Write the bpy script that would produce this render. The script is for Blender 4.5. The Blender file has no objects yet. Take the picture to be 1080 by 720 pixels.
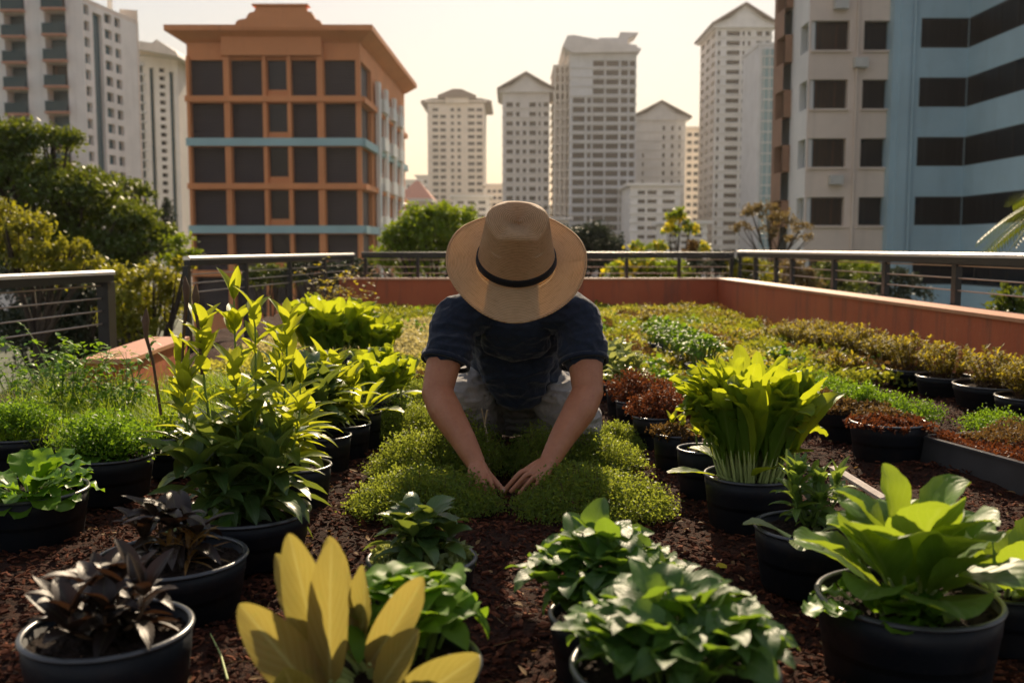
import bpy, math, random
import numpy as np
from mathutils import Vector
R = math.radians
H = 0.8
F = 1040.0
PITCH = math.atan(98.0 / F)
SC = bpy.context.scene
COL = SC.collection
rng = np.random.default_rng(11)
random.seed(5)

# ------------------------------------------------------------------ survey helpers (photo measurements -> metres)
def ray(px, py):
    u = (px - 540.0) / F; v = -(py - 360.0) / F
    c, s = math.cos(PITCH), math.sin(PITCH)
    return np.array([u, c + v * s, -s + v * c])
def PZ(px, py, z=0.0):
    r = ray(px, py); t = (z - H) / r[2]
    return np.array([r[0] * t, r[1] * t, z])
def PY(px, py, Y):
    r = ray(px, py); t = Y / r[1]
    return np.array([r[0] * t, Y, H + r[2] * t])

# ------------------------------------------------------------------ mesh building
class MB:
    def __init__(self):
        self.V = []; self.F = []; self.UV = []; self.n = 0
    def add(self, V, Fc, UV=None):
        V = np.asarray(V, float).reshape(-1, 3)
        Fc = np.asarray(Fc, int)
        if Fc.size == 0: return
        self.V.append(V); self.F.append(Fc + self.n)
        if UV is None:
            UV = V[:, :2]
        self.UV.append(np.asarray(UV, float).reshape(-1, 2))
        self.n += len(V)
    def box(self, lo, hi):
        x0, y0, z0 = lo; x1, y1, z1 = hi
        V = [(x0,y0,z0),(x1,y0,z0),(x1,y1,z0),(x0,y1,z0),(x0,y0,z1),(x1,y0,z1),(x1,y1,z1),(x0,y1,z1)]
        self.add(V, [(3,2,1,0),(4,5,6,7),(0,1,5,4),(1,2,6,5),(2,3,7,6),(3,0,4,7)])
    def quad(self, a, b, c, d, uv=None):
        self.add([a, b, c, d], [(0,1,2,3)], uv if uv is not None else [(0,0),(1,0),(1,1),(0,1)])
    def obox(self, p0, p1, w, z0, z1):
        # upright slab from p0 to p1 (x,y), thickness w centred
        p0 = np.array(p0, float); p1 = np.array(p1, float)
        d = p1 - p0; d /= np.linalg.norm(d); n = np.array([-d[1], d[0]]) * w / 2
        c = [p0 + n, p0 - n, p1 - n, p1 + n]
        z0 = (z0, z0) if np.isscalar(z0) else z0; z1 = (z1, z1) if np.isscalar(z1) else z1
        zz = [0, 0, 1, 1]
        V = [(q[0], q[1], z0[k]) for q, k in zip(c, zz)] + [(q[0], q[1], z1[k]) for q, k in zip(c, zz)]
        self.add(V, [(3,2,1,0),(4,5,6,7),(0,1,5,4),(1,2,6,5),(2,3,7,6),(3,0,4,7)])
    def tube(self, P, rad, sides=6, caps=True):
        P = np.asarray(P, float); n = len(P)
        rad = np.full(n, rad) if np.isscalar(rad) else np.asarray(rad, float)
        T = np.gradient(P, axis=0); T /= np.linalg.norm(T, axis=1)[:, None] + 1e-12
        ref = np.array([0, 0, 1.0]) if abs(T[0][2]) < .8 else np.array([1.0, 0, 0])
        V = []
        s = np.cross(T[0], ref); s /= np.linalg.norm(s)
        for i in range(n):
            s = s - T[i] * np.dot(s, T[i]); s /= np.linalg.norm(s) + 1e-12
            b = np.cross(T[i], s)
            a = np.linspace(0, 2 * math.pi, sides, endpoint=False)
            V.append(P[i] + rad[i] * (np.outer(np.cos(a), s) + np.outer(np.sin(a), b)))
        V = np.concatenate(V); Fc = []
        for i in range(n - 1):
            for k in range(sides):
                k2 = (k + 1) % sides
                Fc.append((i*sides+k, i*sides+k2, (i+1)*sides+k2, (i+1)*sides+k))
        self.add(V, Fc)
        if caps:
            for i in (0, n - 1):
                c = len(V)
                VV = np.vstack([V[i*sides:(i+1)*sides], P[i]])
                self.add(VV, [(k, (k+1) % sides, sides, sides) for k in range(sides)])
    def lathe(self, prof, seg=40, cx=0, cy=0, sx=1, sy=1):
        prof = np.asarray(prof, float); n = len(prof)
        a = np.linspace(0, 2*math.pi, seg, endpoint=False)
        V = np.zeros((n, seg, 3))
        V[:, :, 0] = cx + sx * prof[:, 0][:, None] * np.cos(a); V[:, :, 1] = cy + sy * prof[:, 0][:, None] * np.sin(a)
        V[:, :, 2] = prof[:, 1][:, None]
        Fc = [(i*seg+k, i*seg+(k+1) % seg, (i+1)*seg+(k+1) % seg, (i+1)*seg+k) for i in range(n-1) for k in range(seg)]
        UV = np.stack(np.broadcast_arrays(a[None, :] / 6.2832, np.linspace(0, 1, n)[:, None]), -1)
        self.add(V, Fc, UV)
    def prism(self, poly, z0, z1):
        # poly (x,y) counter clockwise ; flat roof as fan
        n = len(poly)
        V = [(p[0], p[1], z0) for p in poly] + [(p[0], p[1], z1) for p in poly]
        self.add(V, [(i, (i+1) % n, n+(i+1) % n, n+i) for i in range(n)])
        c = np.mean(np.array(poly), axis=0)
        V2 = [(p[0], p[1], z1) for p in poly] + [(c[0], c[1], z1)]
        self.add(V2, [(i, (i+1) % n, n, n) for i in range(n)])
    def sheet(self, xs, zs, y0, y1):
        """closed extrusion along Y of an outline in X-Z"""
        n = len(xs)
        V = [(x, y0, z) for x, z in zip(xs, zs)] + [(x, y1, z) for x, z in zip(xs, zs)]
        self.add(V, [(i, (i+1) % n, n+(i+1) % n, n+i) for i in range(n)])
        cx, cz = np.mean(xs), np.min(zs) + .3 * (np.max(zs) - np.min(zs))
        for y, o in ((y0, 0), (y1, 1)):
            V2 = [(x, y, z) for x, z in zip(xs, zs)] + [(cx, y, cz)]
            self.add(V2, [(i, (i+1) % n, n, n) for i in range(n)])
    def leaves(self, base, dirv, side, L, W, bend=0.4, fold=0.25, shape='lance', nt=5, U=(-1, 0, 1), ruffle=0.0, freq=9.0, bexp=1.0, crinkle=0.0):
        base = np.atleast_2d(base).astype(float); N = len(base)
        if N == 0: return
        dirv = np.atleast_2d(dirv).astype(float) * np.ones((N, 1)); side = np.atleast_2d(side).astype(float) * np.ones((N, 1))
        dirv = dirv / (np.linalg.norm(dirv, axis=1)[:, None] + 1e-9)
        side = side - dirv * np.sum(side * dirv, 1)[:, None]; side /= np.linalg.norm(side, axis=1)[:, None] + 1e-9
        nrm = np.cross(dirv, side)
        L = np.ones(N) * L; W = np.ones(N) * W
        b = np.ones(N) * bend; b = np.where(np.abs(b) < 1e-3, 1e-3, b); fold = np.ones(N) * fold
        t = np.sin(np.linspace(0, 1, nt + 1)*math.pi/2*.999)/math.sin(math.pi/2*.999) if shape in ('spoon', 'oblong', 'round') else np.linspace(0, 1, nt + 1)
        if shape == 'lance': w = np.sin(math.pi * np.clip(t, 0, 1) ** 0.8) ** 0.8
        elif shape == 'ovate': w = np.sin(math.pi * t ** 0.62) ** 0.75
        elif shape == 'obov': w = np.where(t < .995, np.sin(math.pi * t ** 2.0 * .93 + .06) ** .8, .35) * .98 + .02; w[-1] = .38
        elif shape == 'spoon': w = np.clip(np.sin(math.pi*np.clip(t,0,1)**1.5), 0, 1)**.5*(.25+.75*np.clip(t/.45,0,1))
        elif shape == 'oblong': w = np.sin(math.pi*t**.95)**.55
        elif shape == 'round': w = np.sqrt(np.clip(1 - (2*t-1)**2, 0, 1)) ** .9
        elif shape == 'blade': w = (1 - t) ** .6
        else: w = np.sin(math.pi * t)
        w = np.clip(w, 0.02, 1)
        bt = b[:, None] * t[None, :] ** bexp
        dt = np.diff(t); bm_ = (bt[:, 1:]+bt[:, :-1])/2; z0 = np.zeros((N, 1))
        cs = np.concatenate([z0, np.cumsum(np.cos(bm_)*dt, 1)], 1); sn_ = np.concatenate([z0, np.cumsum(np.sin(bm_)*dt, 1)], 1)
        C = base[:, None] + L[:, None, None] * (dirv[:, None] * cs[..., None] - nrm[:, None] * sn_[..., None])
        nt_ = nrm[:, None] * np.cos(bt)[..., None] + dirv[:, None] * np.sin(bt)[..., None]
        U = np.array(U, float); nu = len(U)
        hw = W[:, None] * w[None, :] / 2
        ph = rng.uniform(0, 6.28, (N, 1))
        V = np.zeros((N, nt + 1, nu, 3)); uv = np.zeros((N, nt + 1, nu, 2))
        for k, u in enumerate(U):
            off = abs(u) ** 1.3 * fold[:, None] * hw + ruffle * W[:, None] * u * u * np.sin(freq * t[None, :] + ph + (2 if u > 0 else 0)) * w[None, :]
            if crinkle: off = off + crinkle*W[:, None]*(np.sin(31*t[None, :]+ph*3+u*4)*np.cos(u*7+ph)+.6*np.sin(53*t[None, :]-u*9+ph*5))*w[None, :]
            V[:, :, k] = C + side[:, None] * (u * hw)[..., None] + nt_ * off[..., None]
            uv[:, :, k, 0] = u * .5 + .5; uv[:, :, k, 1] = t[None, :]
        idx = np.arange(N * (nt+1) * nu).reshape(N, nt+1, nu)
        q = np.stack([idx[:, :-1, :-1], idx[:, :-1, 1:], idx[:, 1:, 1:], idx[:, 1:, :-1]], -1).reshape(-1, 4)
        self.add(V.reshape(-1, 3), q, uv.reshape(-1, 2))
    def scatter(self, C, size, asp=.5, flat=0.0):
        """free small diamond leaves at C"""
        C = np.asarray(C, float); N = len(C)
        if N == 0: return
        d = rng.normal(size=(N, 3)); d[:, 2] *= (1 - flat); d /= np.linalg.norm(d, axis=1)[:, None]
        s = rng.normal(size=(N, 3)); s[:, 2] *= (1 - flat); s = np.cross(d, s); s /= np.linalg.norm(s, axis=1)[:, None] + 1e-9
        sz = (np.ones(N) * size)[:, None] * rng.uniform(.6, 1.3, (N, 1))
        V = np.stack([C, C + d*sz*.5 + s*sz*asp*.5, C + d*sz, C + d*sz*.5 - s*sz*asp*.5], 1)
        idx = np.arange(N*4).reshape(N, 4)
        uv = np.tile(np.array([[.5, 0], [1, .5], [.5, 1], [0, .5]]), (N, 1))
        self.add(V.reshape(-1, 3), idx, uv)
    def mesh(self, name, mat, smooth=True):
        me = bpy.data.meshes.new(name)
        if self.n == 0: return me
        V = np.concatenate(self.V); UV = np.concatenate(self.UV)
        allF = np.concatenate([f.reshape(-1, 4) for f in self.F])
        tri = allF[:, 2] == allF[:, 3]
        ln = np.where(tri, 3, 4)
        mask = np.ones((len(allF), 4), bool); mask[tri, 3] = False
        loops = allF[mask]
        me.vertices.add(len(V)); me.vertices.foreach_set('co', V.ravel())
        me.loops.add(len(loops)); me.loops.foreach_set('vertex_index', loops)
        me.polygons.add(len(allF)); st = np.concatenate([[0], np.cumsum(ln)[:-1]])
        me.polygons.foreach_set('loop_start', st)
        me.polygons.foreach_set('use_smooth', np.full(len(allF), smooth))
        uvl = me.uv_layers.new(name='UVMap'); uvl.data.foreach_set('uv', UV[loops].ravel())
        me.update(calc_edges=True)
        if mat: me.materials.append(mat)
        return me

def link(name, me, parent=None, loc=None, rot=None):
    o = bpy.data.objects.new(name, me); COL.objects.link(o)
    if parent is not None: o.parent = parent
    if loc is not None: o.location = tuple(float(c) for c in loc)
    if rot is not None: o.rotation_euler = rot
    return o
def part(name, mb, mat, parent, smooth=True, label=None):
    o = link(name, mb.mesh(name, mat, smooth), parent)
    if label: o['label'] = label
    return o
def tag(o, label, cat, group=None, kind=None):
    o['label'] = label; o['category'] = cat
    if group: o['group'] = group
    if kind: o['kind'] = kind
    return o
def thing(name, label, cat, loc=(0, 0, 0), rz=0.0, group=None):
    return tag(link(name, None, None, loc, (0, 0, rz)), label, cat, group)
def struct(name, mb, mat, smooth=False, kind='structure', cat=None, label=None):
    o = link(name, mb.mesh(name, mat, smooth)); o['kind'] = kind
    if label: o['label'] = label
    if cat: o['category'] = cat
    return o
def copy_tree(o, parent=None):
    c = o.copy(); COL.objects.link(c); c.parent = parent
    for ch in list(o.children): copy_tree(ch, c)
    return c

# ------------------------------------------------------------------ materials
def nodes(name):
    m = bpy.data.materials.new(name); m.use_nodes = True
    nt = m.node_tree; nt.nodes.clear()
    return m, nt, nt.nodes, nt.links
def mix(nt, a, b, fac, blend='MIX'):
    n = nt.nodes.new('ShaderNodeMix'); n.data_type = 'RGBA'; n.blend_type = blend
    for sock, v in ((n.inputs[0], fac), (n.inputs[6], a), (n.inputs[7], b)):
        if isinstance(v, bpy.types.NodeSocket): nt.links.new(v, sock)
        elif isinstance(v, (tuple, list)): sock.default_value = (*v, 1) if len(v) == 3 else v
        else: sock.default_value = v
    return n.outputs[2]
def maprange(nt, v, a, b, c=0, d=1):
    n = nt.nodes.new('ShaderNodeMapRange'); nt.links.new(v, n.inputs[0])
    n.inputs[1].default_value = a; n.inputs[2].default_value = b; n.inputs[3].default_value = c; n.inputs[4].default_value = d
    return n.outputs[0]
def noise(nt, scale, detail=4, rough=.55, coord=None, dist=0):
    n = nt.nodes.new('ShaderNodeTexNoise'); n.inputs['Scale'].default_value = scale
    n.inputs['Detail'].default_value = detail; n.inputs['Roughness'].default_value = rough; n.inputs['Distortion'].default_value = dist
    if coord is not None: nt.links.new(coord, n.inputs['Vector'])
    return n.outputs['Fac']
def coords(nt, kind='Object'):
    return nt.nodes.new('ShaderNodeTexCoord').outputs[kind]
def facade_paint(name, col, rough=.75, stain=.5, joints=0):
    m, nt, N, L = nodes(name)
    out = N.new('ShaderNodeOutputMaterial'); p = N.new('ShaderNodeBsdfPrincipled'); L.new(p.outputs[0], out.inputs[0]); co = coords(nt)
    mp = N.new('ShaderNodeMapping'); L.new(co, mp.inputs[0]); mp.inputs['Scale'].default_value = (1.6, 1.6, .09)
    st = noise(nt, 1.0, 6, .7, mp.outputs[0]); bl = noise(nt, .22, 4, .6, co); fi = noise(nt, 4, 4, .6, co)
    c = mix(nt, tuple(v*.9 for v in col), tuple(min(1, v*1.06) for v in col), maprange(nt, bl, .35, .65))
    c = mix(nt, c, tuple(v*.52+.01 for v in col), maprange(nt, st, .55, .8, 0, stain)); c = mix(nt, c, tuple(v*.8 for v in col), maprange(nt, fi, .55, .8, 0, .4))
    L.new(c, p.inputs['Base Color']); p.inputs['Roughness'].default_value = rough; p.inputs['Specular IOR Level'].default_value = .3
    b = N.new('ShaderNodeBump'); b.inputs['Strength'].default_value = .15; b.inputs['Distance'].default_value = .03; L.new(fi, b.inputs['Height']); L.new(b.outputs[0], p.inputs['Normal'])
    return m
def simple(name, col, rough=.6, var=.15, scale=3.0, bump=0.0, bscale=40, metallic=0.0, spec=.5, col2=None, sheen=0, world=False):
    m, nt, N, L = nodes(name)
    out = N.new('ShaderNodeOutputMaterial'); p = N.new('ShaderNodeBsdfPrincipled'); L.new(p.outputs[0], out.inputs[0])
    if world:
        co = N.new('ShaderNodeNewGeometry').outputs['Position']
    else: co = coords(nt)
    f = noise(nt, scale, 5, .6, co)
    f = maprange(nt, f, .3, .7)
    c2 = col2 or tuple(min(1, c * (1 + var)) for c in col); c1 = tuple(c * (1 - var) for c in col)
    L.new(mix(nt, c1, c2, f), p.inputs['Base Color'])
    p.inputs['Roughness'].default_value = rough; p.inputs['Metallic'].default_value = metallic
    p.inputs['Specular IOR Level'].default_value = spec
    if sheen: p.inputs['Sheen Weight'].default_value = sheen
    if bump:
        b = N.new('ShaderNodeBump'); b.inputs['Strength'].default_value = bump; b.inputs['Distance'].default_value = .01
        L.new(noise(nt, bscale, 4, .6, co), b.inputs['Height']); L.new(b.outputs[0], p.inputs['Normal'])
    return m
def leafmat(name, c1, c2, trans=None, tw=.45, rough=.4, vein=.35, spec=.5, spots=None):
    """c1..c2 spread over the leaves; veins from the leaf's own UV; light passes through"""
    m, nt, N, L = nodes(name)
    out = N.new('ShaderNodeOutputMaterial')
    g = N.new('ShaderNodeNewGeometry')
    co = coords(nt)
    f = noise(nt, 14, 3, .6, co)
    mth = N.new('ShaderNodeMath'); mth.operation = 'MULTIPLY_ADD'; L.new(g.outputs['Random Per Island'], mth.inputs[0]); mth.inputs[1].default_value = .75
    s2 = N.new('ShaderNodeMath'); s2.operation = 'MULTIPLY'; L.new(f, s2.inputs[0]); s2.inputs[1].default_value = .3
    L.new(s2.outputs[0], mth.inputs[2])
    col = mix(nt, c1, c2, mth.outputs[0])
    if spots:
        sp = maprange(nt, noise(nt, 90, 3, .6, co), .58, .68)
        col = mix(nt, col, spots, sp)
    bump = None
    if vein:
        uv = N.new('ShaderNodeUVMap'); sep = N.new('ShaderNodeSeparateXYZ'); L.new(uv.outputs[0], sep.inputs[0])
        a = N.new('ShaderNodeMath'); a.operation = 'SUBTRACT'; L.new(sep.outputs[0], a.inputs[0]); a.inputs[1].default_value = .5
        ab = N.new('ShaderNodeMath'); ab.operation = 'ABSOLUTE'; L.new(a.outputs[0], ab.inputs[0])
        mid = maprange(nt, ab.outputs[0], .015, .05, 1, 0)
        # side veins
        v1 = N.new('ShaderNodeMath'); v1.operation = 'MULTIPLY_ADD'; L.new(ab.outputs[0], v1.inputs[0]); v1.inputs[1].default_value = -.9; L.new(sep.outputs[1], v1.inputs[2])
        v2 = N.new('ShaderNodeMath'); v2.operation = 'MULTIPLY'; L.new(v1.outputs[0], v2.inputs[0]); v2.inputs[1].default_value = 50
        v3 = N.new('ShaderNodeMath'); v3.operation = 'SINE'; L.new(v2.outputs[0], v3.inputs[0])
        sv = maprange(nt, v3.outputs[0], .75, 1.0, 0, .45)
        mx = N.new('ShaderNodeMath'); mx.operation = 'MAXIMUM'; L.new(mid, mx.inputs[0]); L.new(sv, mx.inputs[1])
        fv = N.new('ShaderNodeMath'); fv.operation = 'MULTIPLY'; L.new(mx.outputs[0], fv.inputs[0]); fv.inputs[1].default_value = vein
        light = tuple(min(1, .5 * c + .5 * k) for c, k in zip(c2, (.5, .55, .25)))
        col = mix(nt, col, light, fv.outputs[0])
        b = N.new('ShaderNodeBump'); b.inputs['Strength'].default_value = .18; b.inputs['Distance'].default_value = .002
        L.new(v3.outputs[0], b.inputs['Height']); bump = b.outputs[0]
    p = N.new('ShaderNodeBsdfPrincipled'); L.new(col, p.inputs['Base Color'])
    p.inputs['Roughness'].default_value = rough; p.inputs['Specular IOR Level'].default_value = spec
    tr = N.new('ShaderNodeBsdfTranslucent')
    if trans is None: trans = (min(1, c2[0] * 2.2 + .05), min(1, c2[1] * 1.9 + .05), c2[2] * .5)
    L.new(mix(nt, col, trans, .7), tr.inputs[0])
    if bump: L.new(bump, p.inputs['Normal'])
    ms = N.new('ShaderNodeMixShader'); ms.inputs[0].default_value = tw
    L.new(p.outputs[0], ms.inputs[1]); L.new(tr.outputs[0], ms.inputs[2]); L.new(ms.outputs[0], out.inputs[0])
    return m

M = {}
def potmat():
    m, nt, N, L = nodes('pot_plastic')
    out = N.new('ShaderNodeOutputMaterial'); p = N.new('ShaderNodeBsdfPrincipled'); L.new(p.outputs[0], out.inputs[0]); co = N.new('ShaderNodeNewGeometry').outputs['Position']
    d = maprange(nt, noise(nt, 14, 6, .7, co), .5, .75, 0, .55); sc = maprange(nt, noise(nt, 90, 3, .7, co), .62, .75, 0, .5)
    c = mix(nt, (.006, .009, .014), (.035, .024, .017), d); c = mix(nt, c, (.05, .045, .04), sc); L.new(c, p.inputs['Base Color'])
    L.new(maprange(nt, noise(nt, 11, 4, .6, co), .3, .7, .42, .75), p.inputs['Roughness']); p.inputs['Specular IOR Level'].default_value = .25
    return m
M['pot'] = potmat()
M['rim'] = simple('pot_rim_highlight', (.05, .055, .06), .3, .2, 30, .05, 80)  # paler than the pot wall: bright rim highlights put into the colour
M['soil'] = simple('potting_soil', (.028, .017, .011), .9, .6, 60, .9, 220, spec=.2)
M['tray'] = simple('tray_plastic', (.05, .052, .055), .5, .2, 8, .04, 70)
M['chip'] = None
def chipmat():
    m, nt, N, L = nodes('bark_chips')
    out = N.new('ShaderNodeOutputMaterial'); p = N.new('ShaderNodeBsdfPrincipled'); L.new(p.outputs[0], out.inputs[0])
    g = N.new('ShaderNodeNewGeometry')
    r = N.new('ShaderNodeValToRGB'); L.new(g.outputs['Random Per Island'], r.inputs[0])
    e = r.color_ramp.elements; e[0].color = (.02, .008, .006, 1); e[1].color = (.16, .06, .03, 1)
    k = e.new(.5); k.color = (.06, .02, .011, 1); k = e.new(.8); k.color = (.11, .036, .018, 1)
    L.new(r.outputs[0], p.inputs['Base Color']); p.inputs['Roughness'].default_value = .95; p.inputs['Specular IOR Level'].default_value = .1
    return m
M['chip'] = chipmat()
def mulch_ground():
    m, nt, N, L = nodes('mulch_ground')
    out = N.new('ShaderNodeOutputMaterial'); p = N.new('ShaderNodeBsdfPrincipled'); L.new(p.outputs[0], out.inputs[0])
    co = coords(nt)
    a = noise(nt, 70, 6, .75, co); b = noise(nt, 3, 4, .6, co)
    c = mix(nt, (.012, .007, .005), (.105, .038, .02), maprange(nt, a, .38, .68))
    c = mix(nt, c, (.03, .016, .011), maprange(nt, b, .45, .65, 0, .6))
    L.new(c, p.inputs['Base Color']); p.inputs['Roughness'].default_value = .95; p.inputs['Specular IOR Level'].default_value = .15
    bm = N.new('ShaderNodeBump'); bm.inputs['Strength'].default_value = 1; bm.inputs['Distance'].default_value = .02
    L.new(a, bm.inputs['Height']); L.new(bm.outputs[0], p.inputs['Normal'])
    return m
M['mulch'] = mulch_ground()
M['stem_g'] = simple('green_stem', (.12, .19, .03), .55, .3, 20)
M['stem_b'] = simple('brown_stem', (.09, .05, .025), .75, .3, 30)
M['stem_w'] = simple('pale_stem', (.35, .42, .14), .5, .2, 20)
M['romaine'] = leafmat('romaine_leaf', (.05, .13, .015), (.11, .23, .02), (.70, .74, .02), .52, .45, .3, spec=.35)
M['broad'] = leafmat('broad_leaf', (.055, .14, .02), (.11, .22, .03), (.50, .62, .03), .45, .45, .35, spec=.35)
M['basil'] = leafmat('basil_leaf', (.03, .085, .018), (.075, .16, .03), (.36, .54, .03), .4, .46, .2, spec=.4)
M['yellowleaf'] = leafmat('yellow_leaf', (.09, .16, .015), (.21, .26, .02), (.78, .80, .03), .48, .42, .3, spec=.35)
M['deepleaf'] = leafmat('deep_leaf', (.028, .07, .02), (.08, .15, .035), (.35, .42, .04), .3, .33, .18)
M['goldbig'] = leafmat('gold_big_leaf', (.07, .10, .02), (.26, .15, .05), (.50, .42, .08), .44, .5, .8, spots=(.15, .14, .04))
M['goldred'] = leafmat('rusty_leaf', (.20, .09, .03), (.30, .17, .04), (.7, .35, .05), .4, .4, .35)
M['dark'] = leafmat('dark_leaf', (.012, .008, .009), (.035, .022, .014), (.12, .05, .02), .12, .42, .1, spec=.35)
M['fern'] = leafmat('feathery_leaf', (.06, .15, .012), (.13, .24, .02), (.35, .55, .02), .4, .5, 0, spec=.18)
M['curly'] = leafmat('curly_leaf', (.055, .15, .015), (.11, .23, .02), (.34, .55, .02), .42, .4, 0, spec=.18)
M['grass'] = leafmat('young_grass', (.08, .16, .015), (.17, .28, .02), (.5, .62, .02), .42, .5, 0, spec=.18)
M['thyme'] = leafmat('thyme_leaf', (.035, .085, .018), (.10, .155, .03), (.58, .66, .06), .42, .5, 0, spec=.18)
M['moss'] = leafmat('red_moss', (.06, .018, .01), (.14, .045, .018), (.42, .12, .03), .22, .6, 0, spec=.18)
M['mossb'] = leafmat('brown_moss', (.05, .028, .014), (.12, .07, .026), (.38, .22, .05), .25, .6, 0, spec=.18)
M['gold'] = leafmat('golden_shrub_leaf', (.09, .09, .015), (.20, .17, .025), (.70, .55, .03), .45, .6, 0, spec=.2)
M['cover_g'] = leafmat('cover_green', (.06, .11, .02), (.16, .21, .03), (.56, .55, .03), .38, .5, 0, spec=.18)
M['cover_y'] = leafmat('cover_yellow', (.16, .2, .03), (.28, .28, .06), (.75, .68, .08), .42, .5, 0, spec=.18)
M['cover_c'] = leafmat('cover_cream', (.26, .25, .10), (.42, .36, .17), (.85, .72, .25), .35, .55, 0, spec=.18)
M['variegated'] = leafmat('variegated_leaf', (.08, .15, .03), (.25, .3, .12), (.6, .62, .15), .35, .35, .4)
M['arugula'] = leafmat('lobed_leaf', (.06, .13, .025), (.12, .21, .04), (.4, .52, .05), .38, .4, .3)
M['tree'] = leafmat('tree_leaf', (.028, .06, .01), (.08, .12, .014), (.26, .3, .012), .32, .5, 0)
M['treeY'] = leafmat('tree_leaf_yellow', (.07, .10, .01), (.22, .22, .02), (.55, .5, .02), .4, .5, 0)
M['treeB'] = leafmat('tree_leaf_bright', (.05, .10, .01), (.15, .22, .015), (.42, .52, .01), .42, .5, 0)
M['treeD'] = leafmat('tree_leaf_dark', (.015, .026, .012), (.035, .05, .02), (.07, .09, .03), .2, .55, 0)
M['treeR'] = leafmat('tree_leaf_brown', (.09, .065, .03), (.17, .13, .05), (.4, .28, .08), .35, .55, 0)
M['flower'] = leafmat('yellow_blossom', (.6, .5, .02), (.8, .65, .03), (.9, .75, .03), .4, .5, 0)
M['bark'] = simple('bark', (.05, .036, .025), .9, .4, 12, .6, 30)
M['rail_w'] = simple('rail_top_metal', (.85, .8, .74), .38, .06, 4, .02, 50, metallic=.5)
M['rail_d'] = simple('rail_dark_metal', (.014, .015, .017), .4, .2, 6)
M['wire'] = simple('rail_cable', (.42, .36, .30), .4, .1, 6, metallic=.5)
def planter_mat():
    m, nt, N, L = nodes('terracotta_paint')
    out = N.new('ShaderNodeOutputMaterial'); p = N.new('ShaderNodeBsdfPrincipled'); L.new(p.outputs[0], out.inputs[0])
    co = coords(nt)
    a = noise(nt, 1.7, 5, .6, co); b = noise(nt, 30, 4, .6, co)
    mp = N.new('ShaderNodeMapping'); L.new(co, mp.inputs[0]); mp.inputs['Scale'].default_value = (4, 4, .5)
    s = noise(nt, 3, 5, .65, mp.outputs[0])
    c = mix(nt, (.40, .082, .030), (.50, .12, .045), maprange(nt, a, .3, .7))
    c = mix(nt, c, (.14, .06, .04), maprange(nt, s, .52, .74, 0, .75))
    c = mix(nt, c, (.46, .2, .11), maprange(nt, b, .58, .75, 0, .4))
    L.new(c, p.inputs['Base Color']); p.inputs['Roughness'].default_value = .62
    bm = N.new('ShaderNodeBump'); bm.inputs['Strength'].default_value = .25; bm.inputs['Distance'].default_value = .01
    L.new(b, bm.inputs['Height']); L.new(bm.outputs[0], p.inputs['Normal'])
    return m
M['wall'] = planter_mat()
# ================================================================== SETTING
GZ = -9.0
gm = simple('street_ground', (.06, .075, .04), .9, .5, .15, 0, world=True)
g = MB(); g.quad((-900, -60, GZ), (900, -60, GZ), (900, 1400, GZ), (-900, 1400, GZ)); struct('ground', g, gm)
# haze hills far away
hm = simple('far_hills', (.06, .08, .06), .95, .3, .02, world=True)
hb = MB(); n = 120
hx = np.linspace(-700, 900, n); hz = 22 + 14*np.sin(hx*.008+1) + 9*np.sin(hx*.021) + 3*np.sin(hx*.06)
for i in range(n-1):
    hb.quad((hx[i], 900, GZ), (hx[i+1], 900, GZ), (hx[i+1], 1000, hz[i+1]), (hx[i], 1000, hz[i]))
struct('hills', hb, hm, True)

# roof terrace: the building under the garden, mulch on top
tb = MB(); tb.prism([(-2.95, -4), (2.95, -4), (2.95, 12.75), (-2.95, 12.75)], GZ, -0.07)
struct('roof_terrace', tb, simple('concrete_roof', (.22, .2, .18), .85, .2, 2))
nx, ny = 150, 380
X, Y = np.meshgrid(np.linspace(-2.9, 2.9, nx), np.linspace(-1.0, 12.6, ny), indexing='ij')
def mz(x, y):
    return .012*np.sin(x*5.1+1.3*np.sin(y*3.3)) + .010*np.sin(y*7.7+2*np.sin(x*4.1)) + .008*np.sin(x*17+y*13)
Z = mz(X, Y) + rng.normal(0, .003, X.shape)
idx = np.arange(nx*ny).reshape(nx, ny)
q = np.stack([idx[:-1, :-1], idx[1:, :-1], idx[1:, 1:], idx[:-1, 1:]], -1).reshape(-1, 4)
sm_ = MB(); sm_.add(np.stack([X, Y, Z], -1).reshape(-1, 3), q); struct('garden_soil', sm_, M['mulch'], True)
# bark chips (uncountable)
def chips(mb, P, size):
    N = len(P); a = rng.uniform(0, 6.28, N); el = rng.uniform(-.5, .5, N)
    d = np.stack([np.cos(a)*np.cos(el), np.sin(a)*np.cos(el), np.sin(el)], 1)
    s = np.stack([-np.sin(a), np.cos(a), rng.uniform(-.6, .6, N)], 1); s /= np.linalg.norm(s, axis=1)[:, None]
    nn = np.cross(d, s)
    L = size*rng.uniform(.4, 1.5, N)[:, None]; W = L*rng.uniform(.2, .6, N)[:, None]; T = L*rng.uniform(.12, .25, N)[:, None]
    c = P + [0, 0, .003]
    V = []
    for k, (i, j, l) in enumerate([(-1,-1,-1),(1,-1,-1),(1,1,-1),(-1,1,-1),(-.8,-.7,1),(.7,-.8,1),(.8,.7,1),(-.7,.8,1)]):
        V.append(c + d*L*i*.5 + s*W*j*.5 + nn*T*l*.5)
    V = np.stack(V, 1); idx = np.arange(N*8).reshape(N, 8)
    fc = np.concatenate([idx[:, list(f)] for f in [(4,5,6,7),(0,1,5,4),(1,2,6,5),(2,3,7,6),(3,0,4,7)]])
    mb.add(V.reshape(-1, 3), fc)
cb = MB()
N = 46000
yy = 1.0 + 4.6*rng.uniform(0, 1, N)**1.25; xx = rng.uniform(-1, 1, N)*(yy*.56+.1)
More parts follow.
